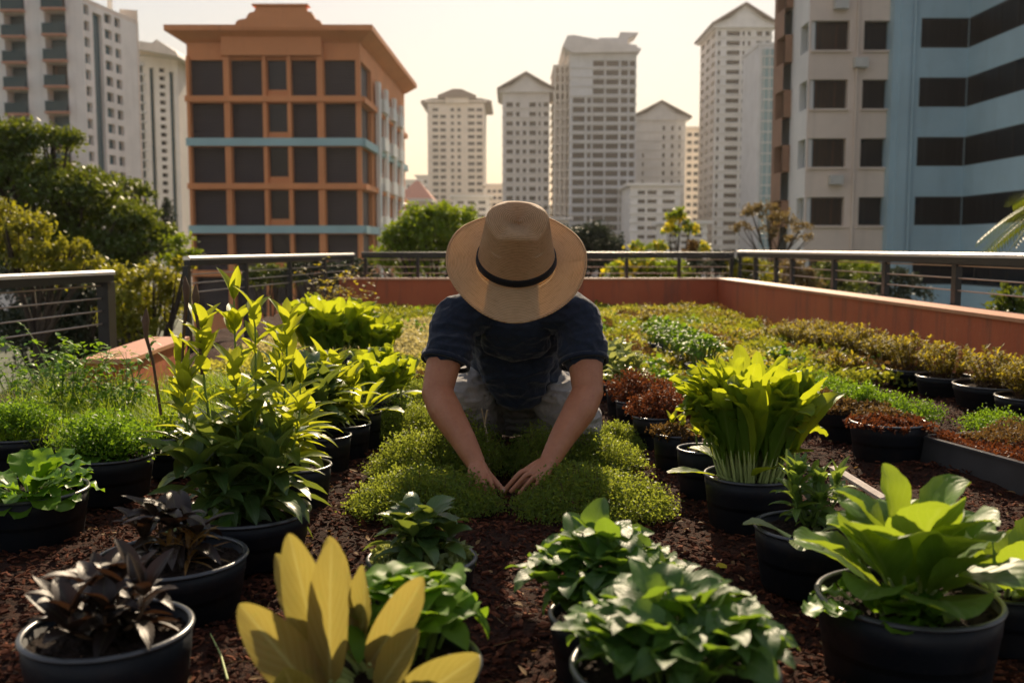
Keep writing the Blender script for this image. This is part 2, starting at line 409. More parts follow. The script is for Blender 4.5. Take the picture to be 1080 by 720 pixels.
xx = np.clip(xx, -1.75, 2.6)
chips(cb, np.stack([xx, yy, mz(xx, yy)+rng.uniform(-.002, .009, N)], 1), .016+.0*xx[:, None].mean())
struct('bark_mulch', cb, M['chip'], False, 'stuff', 'mulch', 'reddish brown bark mulch covering the ground between the pots')

# planter walls (terracotta parapets)
def parapet(p0, p1, h, label, w=.2):
    t = thing('parapet_wall', label, 'low wall', (p0[0], p0[1], 0))
    a = np.array(p0) ; b = np.array(p1)
    mb = MB(); mb.obox((0, 0), b-a, w, -.02, h-.022); part('wall', mb, M['wall'], t, False)
    mb = MB(); d = (b-a)/np.linalg.norm(b-a); mb.obox(-d*.01, (b-a)+d*.01, w+.03, h-.021, h); part('coping', mb, simple('coping_paint', (.52, .24, .14), .42, .12, 12, .15, 60), t, False)
    return t
WZ = .44
cR = (2.62, 12.1)
parapet((-2.1, 12.1), (2.5, 12.1), WZ, 'long low terracotta wall across the back of the roof garden')
parapet((2.6, 12.2), (2.78, 2.6), WZ, 'low terracotta wall running along the right side under the white topped railing')
parapet((-1.885, 4.55), (-1.99, 5.7), .29, 'low terracotta wall among the plants on the left side below the short railing')

# railings
def railing(name, label, pts, ztop, zbot, posts, top_mat, wires, top_w=.075, top_h=.03, post_w=.04, glass=None):
    t = thing(name, label, 'railing', (pts[0][0], pts[0][1], zbot))
    o = np.array(pts[0])
    for a, b in zip(pts[:-1], pts[1:]):
        a = np.array(a)-o; b = np.array(b)-o; zt = ztop-zbot
        mb = MB(); d_ = (b-a)/np.linalg.norm(b-a); n_ = np.array([-d_[1], d_[0]]); prof = [(-.5, -1), (-.5, -.35), (-.36, -.08), (0, 0), (.36, -.08), (.5, -.35), (.5, -1)]
        V = [(*(p+n_*u*top_w), zt+v*top_h) for p in (a, b) for u, v in prof]; mb.add(V, [(k, k+1, k+8, k+7) for k in range(6)]+[(6, 0, 7, 13)]+[(0, 1, 5, 6), (1, 2, 4, 5), (7, 8, 12, 13), (8, 9, 11, 12)]); part('handrail', mb, top_mat, t, False)
        mb = MB(); mb.obox(a, b, top_w*.8, zt-top_h-.045, zt-top_h-.002); part('top_beam', mb, M['rail_d'], t, False)
        for z in wires:
            mb = MB(); mb.tube([(*a, z-zbot), (*((a+b)/2), z-zbot-.004), (*b, z-zbot)], .0055, 6); part('cable', mb, M['wire'], t)
    for (x, y) in posts:
        mb = MB(); x -= o[0]; y -= o[1]
        mb.box((x-post_w/2, y-post_w*.8, 0), (x+post_w/2, y+post_w*.8, ztop-zbot-top_h-.047))
        mb.box((x-post_w*1.1, y-post_w*1.3, -.001), (x+post_w*1.1, y+post_w*1.3, .012))
        part('post', mb, M['rail_d'], t, False)
    return t
rx = 2.86
railing('railing', 'long white topped railing with dark posts along the right edge of the roof', [(rx, 12.45), (rx+.02, 6.4), (rx+.04, 2.2)], .775, -.02,
        [(rx, 12.4), (rx, 11.6), (rx, 10.7), (rx+.005, 10.1), (rx+.01, 8.8), (rx+.015, 7.6), (rx+.02, 6.4), (rx+.03, 4.9), (rx+.035, 3.4)], M['rail_w'], (.69, .61, .53))
railing('railing', 'thin dark railing above the back wall behind the straw hat', [(-1.9, 12.5), (2.8, 12.5)], .755, -.02,
        [(-1.85+.66*k, 12.5) for k in range(8)], M['rail_d'], (.66, .57, .49), .04)
railing('railing', 'white topped railing at the back left corner behind the tall yellow plant', [(-2.5, 7.6), (-2.0, 12.4)], .742, -.02,
        [(-2.5+.5*k/4, 7.6+4.8*k/4) for k in range(5)], M['rail_w'], (.67, .60, .53, .46), .06)
railing('railing', 'short white topped railing with four cables at the far left edge', [(-2.86, 4.0), (-2.56, 6.25)], .665, .0,
        [(-2.84, 4.1), (-2.76, 4.75), (-2.56, 6.22)], M['rail_w'], (.57, .49, .41, .33), .11, .028, .07)

# ------------------------------------------------------------------ buildings
def glassmat(name, a, b, rough=.12, curtain=None):
    m, nt, N, L = nodes(name)
    out = N.new('ShaderNodeOutputMaterial'); p = N.new('ShaderNodeBsdfPrincipled'); L.new(p.outputs[0], out.inputs[0])
    oi = N.new('ShaderNodeObjectInfo')
    c = mix(nt, a, b, oi.outputs['Random'])
    if curtain:
        co = coords(nt); mp = N.new('ShaderNodeMapping'); L.new(co, mp.inputs[0]); mp.inputs['Scale'].default_value = (3, 3, .1)
        c = mix(nt, c, curtain, maprange(nt, noise(nt, 1.3, 4, .7, mp.outputs[0]), .5, .66, 0, .8))
    L.new(c, p.inputs['Base Color']); p.inputs['Roughness'].default_value = rough; p.inputs['Specular IOR Level'].default_value = .22
    return m
G_dark = glassmat('window_glass_dark', (.012, .014, .02), (.03, .03, .04))
G_far = glassmat('window_glass_far', (.012, .014, .018), (.045, .05, .055), .3)
G_blue = glassmat('window_glass_blue', (.015, .05, .07), (.06, .14, .18), .2)
G_warm = glassmat('window_glass_warm', (.008, .006, .006), (.03, .018, .014), .25, (.13, .05, .025))
G_black = glassmat('window_glass_black', (.003, .005, .009), (.006, .01, .016), .3, (.018, .024, .03))
BW = {'white': facade_paint('tower_white', (.80, .78, .75)), 'cream': facade_paint('tower_cream', (.76, .68, .60)),
      'grey': facade_paint('tower_grey', (.62, .63, .64)), 'warmgrey': facade_paint('tower_warm_grey', (.70, .66, .63)),
      'orange': facade_paint('orange_render', (.72, .285, .12), .72, .45), 'teal': simple('teal_band', (.33, .5, .53), .6, .08, .5),
      'panel': None, 'beige': facade_paint('beige_render', (.80, .66, .56), .75, .35), 'blue': facade_paint('blue_render', (.42, .58, .66), .75, .35),
      'tile': simple('roof_tile', (.17, .13, .11), .8, .2, 2), 'redtile': simple('red_roof_tile', (.42, .15, .10), .8, .2, 2), 'slabo': simple('salmon_slab', (.5, .25, .17), .7, .1, 1)}
def panelmat():
    m, nt, N, L = nodes('dark_louvre_panel')
    out = N.new('ShaderNodeOutputMaterial'); p = N.new('ShaderNodeBsdfPrincipled'); L.new(p.outputs[0], out.inputs[0])
    co = coords(nt); w = N.new('ShaderNodeTexWave'); w.inputs['Scale'].default_value = 1.6; w.bands_direction = 'Z'; L.new(co, w.inputs['Vector'])
    c = mix(nt, (.012, .008, .014), (.03, .02, .028), w.outputs['Fac'])
    c = mix(nt, c, (.045, .03, .035), maprange(nt, noise(nt, .5, 3, .5, co), .45, .75, 0, .5))
    L.new(c, p.inputs['Base Color']); p.inputs['Roughness'].default_value = .5
    b = N.new('ShaderNodeBump'); b.inputs['Strength'].default_value = .6; b.inputs['Distance'].default_value = .05; L.new(w.outputs['Fac'], b.inputs['Height']); L.new(b.outputs[0], p.inputs['Normal'])
    return m
BW['panel'] = panelmat()

BALG = glassmat('balcony_glass', (.025, .07, .085), (.04, .09, .105), .2)
class Bldg:
    def __init__(s, name, label, cat, at):
        s.o = np.array([at[0], at[1], GZ]); s.t = thing(name, label, cat, s.o)
        s.cache = {}; s.nw = 0; s.extra = {}
    def u(s, f, px):
        p0, p1 = f; r = ray(px, 262)[:2]; d = np.array(p1, float)-np.array(p0, float)
        A = np.array([[r[0], -d[0]], [r[1], -d[1]]]); t, k = np.linalg.solve(A, np.array(p0, float))
        return k*np.linalg.norm(d), t*r[1]
    def z(s, f, px, py): return PY(px, py, s.u(f, px)[1])[2]
    def facade(s, f, z0, z1, ops, mat, depth=.3, glass=None, gl_part='window', name='wall', mull=0):
        """wall between f=(left,right) with real openings; ops = (u0,u1,z0,z1[,glass])"""
        p0, p1 = np.array(f[0], float), np.array(f[1], float); W = np.linalg.norm(p1-p0); d = (p1-p0)/W; inn = np.array([-d[1], d[0]])
        us = sorted(set([0, W]+[round(v, 3) for o in ops for v in o[:2] if 0 < v < W])); zs = sorted(set([z0, z1]+[round(v, 3) for o in ops for v in o[2:4] if z0 < v < z1]))
        mb = MB()
        def P(u, z, k=0.): return (*(p0+d*u+inn*k-s.o[:2]), z-s.o[2])
        O = np.array([[o[0], o[1], o[2], o[3]] for o in ops]) if ops else np.zeros((0, 4))
        for i in range(len(us)-1):
            uc = (us[i]+us[i+1])/2; run = None
            inu = O[(O[:, 0] < uc) & (O[:, 1] > uc)]
            for j in range(len(zs)-1):
                zc = (zs[j]+zs[j+1])/2
                solid = not np.any((inu[:, 2] < zc) & (inu[:, 3] > zc))
                if solid and run is None: run = zs[j]
                if (not solid) and run is not None:
                    mb.quad(P(us[i], run), P(us[i+1], run), P(us[i+1], zs[j]), P(us[i], zs[j])); run = None
            if run is not None: mb.quad(P(us[i], run), P(us[i+1], run), P(us[i+1], z1), P(us[i], z1))
        for o in ops:
            a, b, c, e = o[:4]
            if glass is not False:
              for q in ([P(a,c), P(a,c,depth), P(a,e,depth), P(a,e)], [P(b,c,depth), P(b,c), P(b,e), P(b,e,depth)], [P(a,e), P(a,e,depth), P(b,e,depth), P(b,e)], [P(a,c,depth), P(a,c), P(b,c), P(b,c,depth)]):
                mb.quad(*q)
        part(name, mb, mat, s.t, False)
        ang = math.atan2(d[1], d[0])
        for o in ops:
            if glass is False: continue
            gm_ = o[4] if len(o) > 4 else glass
            w, h = round(o[1]-o[0], 2), round(o[3]-o[2], 2); key = (w, h, gm_.name, mull)
            q = P(o[0], o[2], depth-.04)
            if s.nw >= 99:
                s.extra.setdefault(gm_.name, (gm_, MB()))[1].quad(P(o[0], o[2], depth-.02), P(o[1], o[2], depth-.02), P(o[1], o[3], depth-.02), P(o[0], o[3], depth-.02)); continue
            if key not in s.cache:
                m2 = MB(); m2.box((0, 0, 0), (w, .06, h)); me = m2.mesh('window', gm_, False)
                m3 = None
                if mull:
                    m3 = MB(); fw = .06
                    m3.box((0, -.05, 0), (fw, -.002, h)); m3.box((w-fw, -.05, 0), (w, -.002, h)); m3.box((fw, -.05, h-fw), (w-fw, -.002, h)); m3.box((fw, -.05, 0), (w-fw, -.002, fw))
                    nm = max(1, int(w/mull))
                    for k in range(1, nm): m3.box((w*k/nm-.025, -.04, fw), (w*k/nm+.025, -.002, h-fw))
                    m3 = m3.mesh('frame', M['rail_d'], False)
                s.cache[key] = (me, m3)
            me, m3 = s.cache[key]
            ob = link(gl_part, me, s.t, q, (0, 0, ang)); s.nw += 1
            if m3: link('window_frame', m3, ob)
    def done(s):
        for k, (g_, mb) in s.extra.items():
            o = part('window', mb, g_, s.t, False); o['kind'] = 'stuff'
    def lp(s, p): return np.array(p[:2], float)-s.o[:2]
    def add(s, name, mb, mat, smooth=False): return part(name, mb, mat, s.t, smooth)
def X_(px, D): return (px-540)/F*D*math.cos(0)
def XD(px, D):
    r = ray(px, 262); return r[0]/r[1]*D

def tower(label, D, x0, x1, ytop, cols, pitch, ystart, hfrac=.55, mat='white', depth=18, side_cols=0, roof='hip', roofh=7, ybase=None, glass=None, name='apartment_tower', side=None, over=1.2, ledge=True, nrows=60, roofmat='tile'):
    glass = glass or G_far
    X0, X1 = XD(x0, D), XD(x1, D); b = Bldg(name, label, 'tower', ((X0+X1)/2, D+depth/2))
    f = ((X0, D), (X1, D)); zt = PY((x0+x1)/2, ytop, D)[2]
    pm = pitch*D/F; zs = PY(x0, ystart, D)[2]
    zlow = max(GZ+1, PY(x0, ybase, D)[2] if ybase else PY(x0, 300, D)[2])
    rows = []; z = zs
    for k in range(nrows):
        if z-pm*hfrac < zlow: break
        rows.append((z-pm*hfrac, z)); z -= pm
    ops = []
    for c in cols:
        ua, ub = b.u(f, c[0])[0], b.u(f, c[1])[0]
        r0 = c[2] if len(c) > 2 else 0
        for (za, zb) in rows[r0:]: ops.append((ua, ub, za, zb))
    ops.sort(key=lambda o: -o[3])
    b.facade(f, GZ, zt, ops, BW[mat], .9, glass)
    s = -1 if X0 > 0 else 1
    if s < 0: sf = ((X0, D+depth), (X0, D))
    else: sf = ((X1, D), (X1, D+depth))
    sops = []
    if side_cols:
        w = depth/side_cols
        for k in range(side_cols):
            for (za, zb) in rows: sops.append((w*(k+.2), w*(k+.8), za, zb))
    sops.sort(key=lambda o: -o[3])
    b.facade(sf, GZ, zt, sops, BW[side or mat], .9, glass)
    mb = MB(); xo = X1 if s < 0 else X0
    Q = lambda x, y: (x-b.o[0], y-b.o[1])
    hb_ = zt-GZ
    for a, c in (((xo, D), (xo, D+depth)), ((X0, D+depth), (X1, D+depth))):
        a = Q(*a); c = Q(*c); mb.quad((*a, 0), (*c, 0), (*c, hb_), (*a, hb_))
    b.add('rear_wall', mb, BW[mat])
    # floor ledges and the roof
    if ledge:
        mb = MB()
        for (za, zb) in rows:
            mb.box((X0-b.o[0]-.25, -depth/2-.35, za-.5-GZ), (X1-b.o[0]+.25, -depth/2-.003, za-.12-GZ))
        b.add('floor_ledge', mb, BW[mat])
    mb = MB(); o = over; xa, xb, ya, yb = X0-b.o[0]-o, X1-b.o[0]+o, -depth/2-o, depth/2+o
    mb.box((xa, ya, hb_+.002), (xb, yb, hb_+.8)); b.add('cornice', mb, BW[mat])
    mb = MB(); h0 = hb_+.8
    if roof == 'hip':
        r0 = .46
        V = [(xa,ya,h0),(xb,ya,h0),(xb,yb,h0),(xa,yb,h0),(xa+(xb-xa)*r0,(ya+yb)/2,h0+roofh),(xa+(xb-xa)*(1-r0),(ya+yb)/2,h0+roofh)]
        mb.add(V, [(0,1,5,4),(1,2,5,5),(2,3,4,5),(3,0,4,4)]); b.add('roof', mb, BW[roofmat])
    elif roof == 'gable':
        xm = (xa+xb)/2
        V = [(xa,ya,h0),(xb,ya,h0),(xm,ya,h0+roofh),(xa,yb,h0),(xb,yb,h0),(xm,yb,h0+roofh)]
        mb.add(V[:3], [(0,1,2,2)]); b.add('gable_wall', mb, BW[mat]); mb = MB(); mb.add(V[3:], [(0,2,1,1)]); b.add('gable_wall', mb, BW[mat])
        mb = MB()
        for sx in (0, 1):
            e = (xa-.6, h0-.3) if sx == 0 else (xb+.6, h0-.3)
            mb.sheet([e[0], xm, xm, e[0]], [e[1], h0+roofh, h0+roofh+.9, e[1]+.8], ya-1, yb+1)
        b.add('roof', mb, BW[roofmat])
    b.box = (X0, X1, D, depth, zt)
    return b

# --- distant towers, left to right
c1 = tower('pale apartment tower with a stepped peaked roof just right of the orange building', 455, 452, 511, 108, [(457,463),(465,471,1),(476,479.5),(483,486.5),(494,501),(503,509)], 6.9, 114, .5, 'cream', 40, 3, None)
# stepped roofs of the first tower
def rooflet(b, xa, xb, zr, zp, y0, y1, mat, name='roof', lip=1.0):
    mb = MB(); xm = (xa+xb)/2
    mb.sheet([xa-lip, xb+lip, xb+lip, xm+2, xm-2, xa-lip], [zr, zr, zr+1, zp, zp, zr+1], y0, y1)
    b.add(name, mb, mat)
D = 455; z = lambda y, D=455: PY(540, y, D)[2]-GZ
rooflet(c1, XD(452,D)-c1.o[0], XD(472,D)-c1.o[0], z(109), z(104), -21, 20, BW['tile'], lip=3)
mb = MB(); mb.box((XD(471,D)-c1.o[0], -22, z(109)), (XD(495,D)-c1.o[0], 20, z(103))); c1.add('penthouse', mb, BW['cream'])
rooflet(c1, XD(470,D)-c1.o[0], XD(496,D)-c1.o[0], z(104), z(95), -23, 20, BW['tile'], lip=3)
rooflet(c1, XD(494,D)-c1.o[0], XD(512,D)-c1.o[0], z(109), z(104), -21, 20, BW['tile'], lip=3)
c1.done()
c2 = tower('white gabled tower left of the tallest middle tower', 335, 530, 579, 98, [(534,541),(544,548),(551,555,2),(558,565),(567.5,570),(573,578)], 9.6, 108, .5, 'warmgrey', 26, 0, 'gable', 5); c2.done()
c3 = tower('tallest middle tower with flared roof wings, right above the hat', 325, 600, 669, 54, [(603,616,4),(618,622.5,4),(624,636,0),(637.5,651,0),(653,660.5),(662,668,0)], 9.35, 64, .64, 'grey', 36, 4, None, side='cream')
D = 325; z3 = lambda y: PY(635, y, D)[2]-GZ; x3 = lambda x: XD(x, D)-c3.o[0]
mb = MB(); mb.sheet([x3(592), x3(597), x3(604), x3(628), x3(668), x3(671), x3(671), x3(602), x3(596)], [z3(50), z3(39), z3(38.5), z3(43), z3(49), z3(54), z3(56), z3(57), z3(53)], -20, 18); c3.add('roof_wing', mb, BW['warmgrey'])
mb = MB(); mb.sheet([x3(628), x3(630), x3(650), x3(652), x3(671), x3(668), x3(660), x3(659), x3(628)], [z3(46), z3(40), z3(40), z3(34), z3(34.5), z3(37), z3(41), z3(49), z3(49)], -18, -6); c3.add('roof_crest', mb, BW['warmgrey'])
mb = MB()
for k in range(21):
    zz = z3(66+9.35*k); mb.box((x3(584), -10, zz), (x3(600)+.0-.003, 16, zz+.7))
for xx in (584.3, 590, 595): mb.box((x3(xx), -10.2, 0), (x3(xx)+.8, -9.4, z3(66)))
mb.box((x3(586), -8, 0), (x3(600)-.01, 14, z3(104)))
c3.add('balcony_stack', mb, BW['cream']); c3.done()
c4 = tower('whitest tower with a peaked roof right of the tallest middle tower', 350, 669, 721, 127, [(697,700),(706,709),(676,678,3),(714,716)], 9.2, 133, .5, 'white', 22, 0, 'gable', 5); c4.done()
c4b = tower('lower pale block in front of the whitest tower', 300, 664, 716, 196, [(672,680),(682,692),(698,711)], 9.2, 201, .45, 'white', 30, 0, None); c4b.done()
c4c = tower('narrow grey tower between the white tower and the wide right tower', 380, 721, 736, 136, [(723,728),(730,735)], 8, 140, .5, 'cream', 20, 0, None); c4c.done()
c5 = tower('wide white tower with shallow peaked roof, left of the glass tower', 320, 751, 809, 30, [(753,756),(762,776),(778.5,781),(784,787),(793,799),(802,807)], 9.7, 33, .5, 'white', 26, 3, 'gable', 6, side='cream'); c5.done()
# glass tower beside it
b = tower('pale blue glass tower beside the beige building', 285, 796, 826, 48, [], 9.4, 60, .5, 'grey', 20, 0, None, ledge=False, over=.3, glass=G_blue)
mb = MB(); X0, X1, D, dp, zt = b.box
mb.box((X0-b.o[0]+1, -dp/2-.5, 0), (X1-b.o[0]-.4, -dp/2-.002, zt-GZ-1)); b.add('glass_front', mb, glassmat('pale_glass', (.16, .30, .34), (.18, .33, .37), .25))
mb = MB()
for k in range(26): mb.box((X0-b.o[0]+.9, -dp/2-.7, zt-GZ-3.2-k*3), (X1-b.o[0]-.3, -dp/2-.503, zt-GZ-3-k*3))
for k in range(5): mb.box((X0-b.o[0]+1.2+k*1.6, -dp/2-.75, 0), (X0-b.o[0]+1.35+k*1.6, -dp/2-.705, zt-GZ-1))
b.add('mullions', mb, BW['white']); b.done()
# small distant blocks
for (x0, x1, yt, D, lab, mt, rf, rm) in ((428, 443, 191, 600, 'small hazy block at the right foot of the orange building', 'white', None, 'tile'), (440, 458, 186, 640, 'small far block left of the peaked pale tower', 'warmgrey', None, 'tile'),
        (424, 452, 213, 250, 'low house with a red tiled roof behind the bright green bush', 'cream', 'hip', 'redtile'), (512, 531, 196, 400, 'low pale block between the peaked tower and the gabled tower', 'cream', None, 'tile'),
        (478, 516, 208, 380, 'white podium block at the foot of the peaked pale tower', 'white', None, 'tile'), (556, 600, 232, 300, 'low block behind the crown of the hat', 'warmgrey', None, 'tile'), (700, 745, 236, 260, 'low white block behind the yellow flowering tree', 'white', None, 'tile')):
    w = (x1-x0); bb = tower(lab, D, x0, x1, yt, [(x0+w*.12, x0+w*.3), (x0+w*.4, x0+w*.6), (x0+w*.7, x0+w*.9)], 7, yt+4, .45, mt, 14, 0, rf, 5, name='building', roofmat=rm); bb.done()

# --- left towers
def ll(a, b, k): return a+(b-a)*k
T = Bldg('apartment_tower', 'tall tower with balconies at the upper left corner of the view', 'tower', (-58, 128))
A0, A1, A2 = (-64.0, 112.0), (XD(97, 112), 112.0), (XD(154, 124), 124.0)
f1 = (A0, A1); f2 = (A1, A2); zt = 48.0
ops = []
for k in range(14):
    y = 14+27.2*k-54
    ua, ub = T.u(f1, 15)[0], T.u(f1, 37)[0]; ops.append((ua, ub, T.z(f1, 26, y+24), T.z(f1, 26, y), G_blue))
    y -= 2; ua, ub = T.u(f1, 57)[0], T.u(f1, 79)[0]; ops.append((ua, ub, T.z(f1, 68, y+24), T.z(f1, 68, y), G_warm if k % 3 == 1 else G_blue))
ops = [o for o in ops if o[3] < zt-1 and o[2] > GZ]
T.facade(f1, GZ, zt, ops, BW['white'], 1.6, G_blue)
for o in ops:
    slab = MB(); rl = MB()
    x0 = A0[0]+o[0]-T.o[0]; x1 = A0[0]+o[1]-T.o[0]; y = 112-T.o[1]; z0 = o[2]-GZ
    slab.box((x0-.1, y-.7, z0-.25), (x1+.1, y-.003, z0-.02)); rl.box((x0, y-.65, z0-.019), (x1, y-.58, z0+1.1))
    for k in range(8): rl.box((x0+k*(x1-x0)/7.2, y-.7, z0), (x0+k*(x1-x0)/7.2+.06, y-.652, z0+1.15))
    bo = T.add('balcony', slab, BW['slabo']); part('balcony_rail', rl, BALG, bo, False)
ops = []
def zf(py): return T.z(f2, 120, py)
for k in range(18):
    y = 14+16.6*(k-3)
    for (xa, xb) in ((98, 103.5), (119, 126.5), (129.5, 135.5)):
        ops.append((T.u(f2, xa)[0], T.u(f2, xb)[0], zf(y+10), zf(y), G_blue))
ops.append((T.u(f2, 107)[0], T.u(f2, 116.5)[0], zf(186), T.z(f2, 146, 19)-1.2, G_blue))
ztt = T.z(f2, 146, 19)
ops = [o for o in ops if o[3] < ztt-.5]
T.facade(f2, GZ, ztt, ops, BW['white'], .45, G_blue)
mb = MB(); mb.obox(T.lp(A2)-np.array([1.9, .9]), T.lp(A2)-np.array([0, .15]), .5, 0, ztt-GZ+1.2); T.add('corner_pier', mb, BW['cream'])
mb = MB(); a = T.lp(A1); c = T.lp(A2); mb.prism([(a[0]-15, a[1]), (a[0], a[1]), (a[0]-2, a[1]+30), (a[0]-15, a[1]+30)], zt-GZ-.01, zt-GZ+.6); T.add('roof', mb, BW['cream'])
mb = MB(); a3 = a*1; mb.prism([(a[0]+.01, a[1]+.05), (c[0], c[1]), (c[0]-8, c[1]+4), (a[0]-6, a[1]+6)], ztt-GZ-.5, ztt-GZ-.02); T.add('roof', mb, BW['cream'])
mb = MB(); p = PY(115, 8, 122); mb.box((p[0]-T.o[0]-.2, p[1]-T.o[1], p[2]-GZ-2), (p[0]-T.o[0]+.25, p[1]-T.o[1]+.5, p[2]-GZ+5)); T.add('roof_mast', mb, BW['white'])
T.done()
# second left tower (striped)
T = Bldg('apartment_tower', 'narrow tower with vertical glass strips between the balcony tower and the orange building', 'tower', (-52, 152))
f = ((XD(149, 146), 146.), (XD(193, 150), 150.)); zt = T.z(f, 170, 60)
ops = [(T.u(f, a)[0], T.u(f, c)[0], T.z(f, 170, 320), T.z(f, 170, t), G_blue) for a, c, t in ((151, 157.5, 68), (164, 168.5, 72), (184.5, 189, 74))]
for k in range(24):
    y = 72+8.5*k; ops.append((T.u(f, 174)[0], T.u(f, 180)[0], T.z(f, 177, y+4.6), T.z(f, 177, y), G_far))
T.facade(f, GZ, zt, ops, BW['white'], .6, G_blue)
mb = MB(); a = T.lp(f[0]); c = T.lp(f[1])
for k in range(24):
    y = 70+10*k; zz = T.z(f, 155, y)-GZ; mb.obox(a+[.3, -.02], a+[1.4, .02], .5, zz, zz+.25)
T.add('floor_slabs', mb, BW['grey'])
mb = MB(); h = zt-GZ
mb.prism([(a[0]-.5, a[1]-1), (c[0]+.6, c[1]-1), (c[0]+.2, c[1]+10), (a[0]-.5, a[1]+8)], h+.01, h+.7); T.add('cornice', mb, BW['cream'])
mb = MB(); xm = (a[0]+c[0])/2; mb.sheet([a[0]-.6, xm-1.5, xm+.5, xm+1.2, c[0]+1.5, c[0]+1.8, c[0]+.4], [h+.7, h+1.7, h+1.4, h+1.9, h+.2, h-.5, h-.2], -7, 6); T.add('roof', mb, BW['warmgrey'])
mb = MB(); mb.quad((c[0], c[1], 0), (c[0], c[1]+10, 0), (c[0], c[1]+10, h), (c[0], c[1], h)); T.add('side_wall', mb, BW['cream']); T.done()
T = Bldg('apartment_tower', 'slim white column tower touching the left side of the orange building', 'tower', (-52, 166))
f = ((XD(188, 160), 160.), (XD(210, 160), 160.)); zt = T.z(f, 200, 73)
ops = [(T.u(f, a)[0], T.u(f, c)[0], T.z(f, 200, 320), T.z(f, 200, 84), G_far) for a, c in ((191, 192), (197, 198))]
T.facade(f, GZ, zt, ops, BW['white'], .5, G_far)
mb = MB(); a = T.lp(f[0])
for k in range(3): mb.lathe([(.55, 0), (.55, zt-GZ-1)], 16, a[0]+.9+.95*k, a[1]-.3)
T.add('columns', mb, BW['white'], True)
mb = MB(); mb.box((a[0]-.3, a[1]-.9, zt-GZ+.01), (a[0]+3.6, a[1]+6, zt-GZ+.6)); mb.lathe([(1.2, zt-GZ+.6), (1.1, zt-GZ+1.4), (.6, zt-GZ+2.0), (.01, zt-GZ+2.1)], 20, a[0]+1.6, a[1]+2); T.add('cap', mb, BW['white'], False); T.done()

# --- orange building
D = 70.0
T = Bldg('orange_building', 'orange building with dark panels and a stepped scalloped parapet', 'building', (-16.5, 80))
XL, XR = XD(203, D), XD(382.5, D); f = ((XL, D), (XR, D)); fs = ((XR, D), (XD(428, 93), 93.))
def zz(py): return PY(290, py, D)[2]
ztop = zz(32)
cols = [(206, 241), (248, 279.5), (286, 307.5), (311.5, 337), (345, 380)]
levels = [(63.5, 104), (109, 148.5), (155, 195.5), (200.5, 240), (247, 286), (292, 330)]
ops = []
for (a, c) in ((206, 241), (248, 281), (311, 337), (345, 382.49)):
    for (t, bt) in levels:
        ops.append((T.u(f, a)[0], min(T.u(f, c)[0], XR-XL-.002), zz(bt), zz(t), BW['panel']))
for i, (t, bt) in enumerate(levels):
    ops.append((T.u(f, 286)[0], T.u(f, 306.5)[0], zz(bt-9), zz(t), G_dark))
T.facade(f, GZ, ztop, ops, BW['orange'], .35, BW['panel'], 'panel')
# side face
W = np.linalg.norm(np.array(fs[1])-np.array(fs[0]))
ops = []
for (t, bt) in levels:
    ops.append((.002, W*.20, zz(bt), zz(t), BW['panel']))
    for (a, c) in ((.28, .34), (.47, .53), (.66, .72), (.84, .9)): ops.append((W*a, W*c, zz(bt-6), zz(t+4), G_dark))
T.facade(fs, GZ, ztop, ops, BW['orange'], .35, G_dark, 'window')
a = T.lp(f[0]); c = T.lp(f[1]); e = T.lp(fs[1])
mb = MB(); mb.quad((*a, 0), (a[0], e[1], 0), (a[0], e[1], ztop-GZ), (*a, ztop-GZ)); mb.quad((a[0], e[1], 0), (*e, 0), (*e, ztop-GZ), (a[0], e[1], ztop-GZ)); T.add('rear_wall', mb, BW['orange'])
# piers
mb = MB()
for (p, q_) in ((203, 206), (241.5, 247.5), (281.5, 285.5), (307, 311), (338, 344.5)):
    mb.box((XD(p, D)-T.o[0], a[1]-.3, 0), (XD(q_, D)-T.o[0], a[1]-.003, zz(60)-GZ))
T.add('piers', mb, BW['orange'])
dn = (e-c)/np.linalg.norm(e-c); nn_ = np.array([dn[1], -dn[0]])
mb = MB(); tl = MB()
for k, y in enumerate((105, 150.3, 196.6, 242, 288)):
    tgt = tl if k % 2 else mb; hh = .2 if k % 2 == 0 else .27
    zc = zz(y)-GZ
    tgt.box((a[0]-.1, a[1]-.42, zc-hh), (c[0]+.15, a[1]-.302, zc+hh)); tgt.obox(c+nn_*.16+dn*.05, e+nn_*.16, .3, zc-hh, zc+hh)
T.add('floor_bands', mb, BW['orange']); T.add('teal_bands', tl, BW['teal'])
mb = MB()
for k in (.24, .40, .60, .78):
    p = c+(e-c)*k+nn_*.3; mb.obox(p, p+dn*.9, .3, 0, zz(72)-GZ)
T.add('white_piers', mb, BW['white'])
for i in range(5):
    for k in (.30, .5, .68):
        mb = MB(); p = c+(e-c)*k+nn_*.4; mb.obox(p, p+dn*2.2, .5, zz(levels[i][1])-GZ, zz(levels[i][1])-GZ+1.0); T.add('balcony', mb, BW['white'])
# cornice: solid wedge profile swept round the two faces
zc0, zc1, zc2 = zz(45)-GZ, zz(36)-GZ, zz(30)-GZ
def ring(off, z_): return [(a[0]-off, a[1]-off, z_), (c[0]+off*.9, a[1]-off, z_), (e[0]+off, e[1]+off*.3, z_), (a[0]-off, e[1]+off*.3, z_)]
L_ = [ring(.05, zc0), ring(.35, zc0+.15), ring(1.05, zc1), ring(1.15, zc1), ring(1.15, zc2)]
V = [v for r_ in L_ for v in r_]; Fc = [(i*4+k, i*4+(k+1) % 4, (i+1)*4+(k+1) % 4, (i+1)*4+k) for i in range(4) for k in range(4)]+[(16, 17, 18, 19)]
mb = MB(); mb.add(V, Fc); T.add('cornice', mb, BW['orange'])
